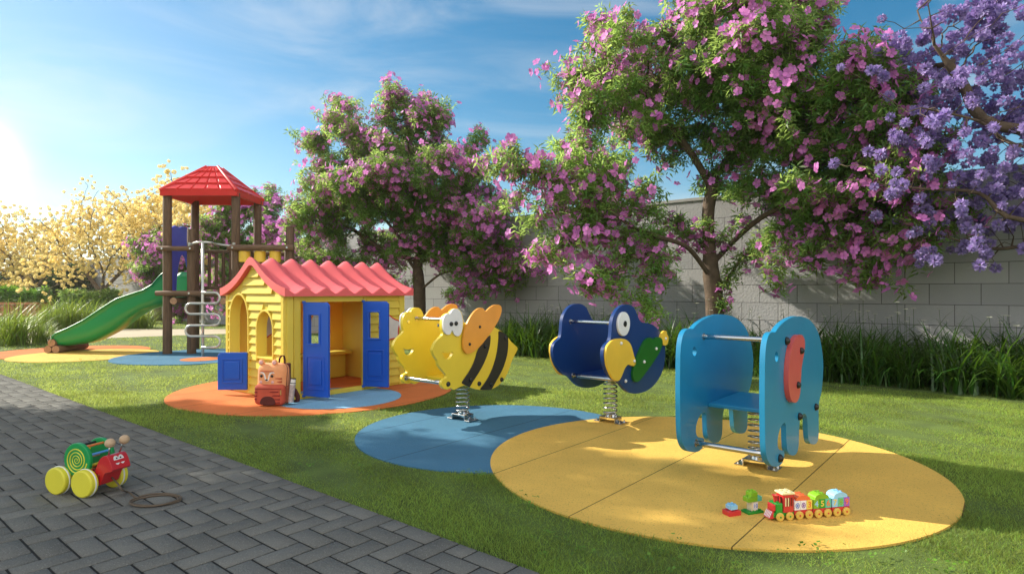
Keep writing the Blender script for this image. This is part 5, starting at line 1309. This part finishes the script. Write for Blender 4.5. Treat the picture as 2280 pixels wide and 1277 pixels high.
# ------------------------------------------------------------------ strap-leaved plants
m_strap = mat('strap_leaf', (.038, .095, .012), .38, var=.2, nscale=3, trans=.25, tcol=(.16, .30, .02), island=.4, hue=.025, spec=.6)
m_strapy = mat('strap_leaf_light', (.15, .24, .03), .4, var=.2, nscale=3, trans=.35, tcol=(.36, .46, .05), island=.4, hue=.025, spec=.5)
m_bloom = mat('white_bloom', (.70, .68, .55), .7, var=.1, trans=.2)
def clump_mesh(name, n, h, spread, w, m, seed, flowers=0, arch_=1.0):
    rng = np.random.default_rng(seed); V = []; F = []; SEG = 5
    for k in range(n):
        a = rng.uniform(0, 6.283); L_ = h*rng.uniform(.55, 1.15); el = R(rng.uniform(48, 88)); ww = w*rng.uniform(.7, 1.2); bx, by = rng.normal(0, spread*.25, 2)
        d = np.array([math.cos(a), math.sin(a)]); pw_ = rng.uniform(.6, 1.6)*arch_; x = z = 0; ang = el; i = len(V); tw_ = rng.uniform(-.5, .5)
        sd2 = np.array([-d[1], d[0]])
        for s in range(SEG+1):
            t_ = s/SEG; wi = ww*(1-t_**2.2)*.5+.0004; o_ = sd2*wi
            V.append((bx+d[0]*x-o_[0], by+d[1]*x-o_[1], z)); V.append((bx+d[0]*x+o_[0], by+d[1]*x+o_[1], z+wi*tw_))
            x += math.cos(ang)*L_/SEG; z += math.sin(ang)*L_/SEG; ang -= pw_*(.16+.30*t_)
            z = max(z, .004)
        for s in range(SEG): F.append((i+2*s, i+2*s+1, i+2*s+3, i+2*s+2))
    me = np_mesh_only(name, V, F); return me
def np_mesh_only(name, V, F):
    V = np.asarray(V, np.float32); F = np.asarray(F, np.int32); me = bpy.data.meshes.new(name); k = F.shape[1]
    me.vertices.add(len(V)); me.vertices.foreach_set('co', V.ravel()); me.loops.add(F.size); me.loops.foreach_set('vertex_index', F.ravel())
    me.polygons.add(len(F)); me.polygons.foreach_set('loop_start', np.arange(0, F.size, k, dtype=np.int32)); me.update(calc_edges=True); return me
def stalk_mesh(n, h, seed):
    rng = np.random.default_rng(seed); bm = bmesh.new()
    for k in range(n):
        a = rng.uniform(0, 6.28); lean = rng.uniform(0, .16); hh = h*rng.uniform(.85, 1.15); bx, by = rng.normal(0, .07, 2)
        tx_, ty2 = bx+math.cos(a)*lean, by+math.sin(a)*lean
        bm_tube(bm, [(bx, by, 0), ((bx+tx_)/2, (by+ty2)/2, hh*.55), (tx_, ty2, hh)], .0025, 4, caps=False)
        for q in range(7):
            b_ = q*2*math.pi/7; v = [bm.verts.new((tx_+r_*math.cos(b_+dd2), ty2+r_*math.sin(b_+dd2), hh+zz)) for r_, dd2, zz in ((.003, 0, 0), (.026, -.35, .008), (.036, 0, .006), (.026, .35, .010))]
            bm.faces.new(v).material_index = 1
    me = bpy.data.meshes.new('flower_stalks'); bm.to_mesh(me); bm.free(); me.materials.append(m_strap); me.materials.append(m_bloom); return me
bord = [clump_mesh('leaves', 84, 1.02, .34, .024, m_strap, 60+k, arch_=1.15) for k in range(5)]
for q in bord: q.materials.append(m_strap)
stk = [stalk_mesh(2, 1.0, 70+k) for k in range(4)]
cnt = 0
def clump(name, label, cat, mesh, x, y, rz, s, group, stalk=None, ss=1.0):
    t = thing(name, label, cat, (x, y, 0), rz, group); o = link('leaves', mesh, None, t); o.scale = (s, s, s)
    if stalk is not None: q = link('flower_stalk', stalk, None, t); q.scale = (ss, ss, ss)
    return t
for row, (u, jit) in enumerate(((9.22, .10), (9.60, .12), (10.05, .12), (10.42, .06))):
    v = -8.6+row*.2
    while v < 2.6:
        uu = u+random.uniform(-jit, jit); vv = v+random.uniform(-.1, .1)
        x, y = VX*vv+UX*uu, VY*vv+UY*uu
        if abs(x) < .95*y+.4 and not (abs(x-3.35) < .2 and abs(y-10.06) < .2):
            clump('border_plant', 'strap-leaved plant in the dark green border along the wall', 'plant', bord[random.randrange(5)], x, y, random.uniform(0, 6.28), random.uniform(.80, 1.10)*(1, .95, .98, .98)[row], 'strap-leaved plants along the wall', stk[random.randrange(4)] if random.random() < .55 else None, random.uniform(.9, 1.06))
        v += .36
# big tufts on the left
gr = [clump_mesh('leaves', 340, 1.25, .75, .018, m_strapy, 80+k, arch_=.95) for k in range(3)]
for q in gr: q.materials.append(m_strapy)
for k, (px, py, s, lab) in enumerate(((30, 768, 1.0, 'large grass tuft at the left edge beside the path'), (-60, 762, 1.05, 'grass tuft cut by the left edge of the picture'), (95, 764, .55, 'small grass tuft beside the large one at the left'),
                                 (150, 733, .95, 'grass tuft behind the path, left of the slide'), (205, 733, .9, 'grass tuft behind the middle of the slide'), (105, 736, .8, 'grass tuft behind the path nearest the planter'), (255, 731, .85, 'grass tuft right of the slide middle, behind the path'), (312, 731, .75, 'dark grass tuft beneath the top of the slide'))):
    gx, gy = ground(px, py); sc2 = s*(1 if py > 750 else 1.15)
    clump('grass_tuft', lab, 'plant', gr[k % 3], gx, gy, k*1.3, sc2, 'ornamental grass tufts', stk[k % 4], sc2*1.1)
# second row of low flowering tufts behind, wooden planter, hedges
for k, px in enumerate(range(130, 260, 22)):
    gx, gy = ground(px, 712); clump('border_plant', 'pale strap-leaved plant under the forked yellow tree', 'plant', bord[k % 5], gx, gy, k*2.0, 1.15, 'plants under the yellow tree', stk[k % 4], 1.3)
m_slat = mat('planter_wood', (.45, .17, .07), .6, var=.2, nscale=6, stretch=(6, 6, 1))
pl0 = ground(-60, 706); pl1 = ground(86, 706); plx, ply = pl0
plt = thing('wooden_planter', 'orange wooden slatted planter at the far left', 'planter', (plx, ply, 0), 0)
Wd = pl1[0]-pl0[0]
bm = bmesh.new(); nn = int(Wd/.22)
for k in range(nn): bm_box(bm, (.11+k*.22, 0, .38), (.14, .04, .66), r=.006, seg=1)
fin('slats', bm, m_slat, plt)
bm = bmesh.new(); bm_box(bm, (Wd/2, -.045, .66), (Wd, .06, .12), r=.008, seg=1); bm_box(bm, (Wd/2, -.035, .12), (Wd, .05, .12), r=.008, seg=1); bm_box(bm, (Wd/2, .06, .36), (Wd, .04, .7)); bm_box(bm, (Wd-.03, .5, .36), (.05, .95, .7), r=.006, seg=1); fin('rails', bm, m_slat, plt)
def hedge(name, label, x0, x1, y, yd, z0, z1, n, size, m, seed):
    rng = np.random.default_rng(seed); tvL, tfL = leaf_cluster(rng)
    P_ = np.c_[rng.uniform(x0, x1, n), y+rng.uniform(0, yd, n), z0+(z1-z0)*rng.uniform(0, 1, n)**.6]; P_[:, 2] += .08*np.sin(P_[:, 0]*3)
    V, F = scatter(tvL, tfL, P_-np.array([x0, y, 0]), rand_rot(n, rng, .8), size*rng.uniform(.8, 1.3, n))
    o = np_mesh(name, V, F, m); o.location = (x0, y, 0); return tag(o, label, 'hedge')
m_hl = mat('hedge_leaf', (.08, .22, .012), .5, var=.2, trans=.4, tcol=(.30, .55, .04), island=.35, hue=.02)
hedge('hedge', 'bright green hedge growing in the wooden planter', pl0[0]+.1, pl1[0]-.1, ply+.15, .8, .5, 1.22, 1500, 1.7, m_hl, 91)
h0 = at(112, 700, 27)[0]; h1 = at(226, 700, 27)[0]
hedge('hedge', 'low clipped hedge left of the forked yellow tree', h0, h1, 27.6, .9, .15, 1.1, 1700, 1.6, m_leaf, 92)
h0 = at(250, 700, 24)[0]; h1 = at(345, 700, 24)[0]
hedge('hedge', 'low dark hedge behind the top of the slide', h0, h1, 23.2, .6, .05, .6, 900, 1.5, m_leafd, 93)

# ------------------------------------------------------------------ sunlit air
bm = bmesh.new(); bm_box(bm, (0, 45, 9), (110, 115, 20))
hz = fin('haze', bm, None); hm = bpy.data.materials.new('haze_air'); hm.use_nodes = True; hm.node_tree.nodes.clear()
hv = hm.node_tree.nodes.new('ShaderNodeVolumePrincipled'); hv.inputs['Density'].default_value = .0009; hv.inputs['Color'].default_value = (1.0, .93, .80, 1); hv.inputs['Anisotropy'].default_value = .68
ho = hm.node_tree.nodes.new('ShaderNodeOutputMaterial'); hm.node_tree.links.new(hv.outputs[0], ho.inputs['Volume'])
hz.data.materials.append(hm); tag(hz, 'pale sunlit haze filling the air over the garden', 'haze', kind='stuff')
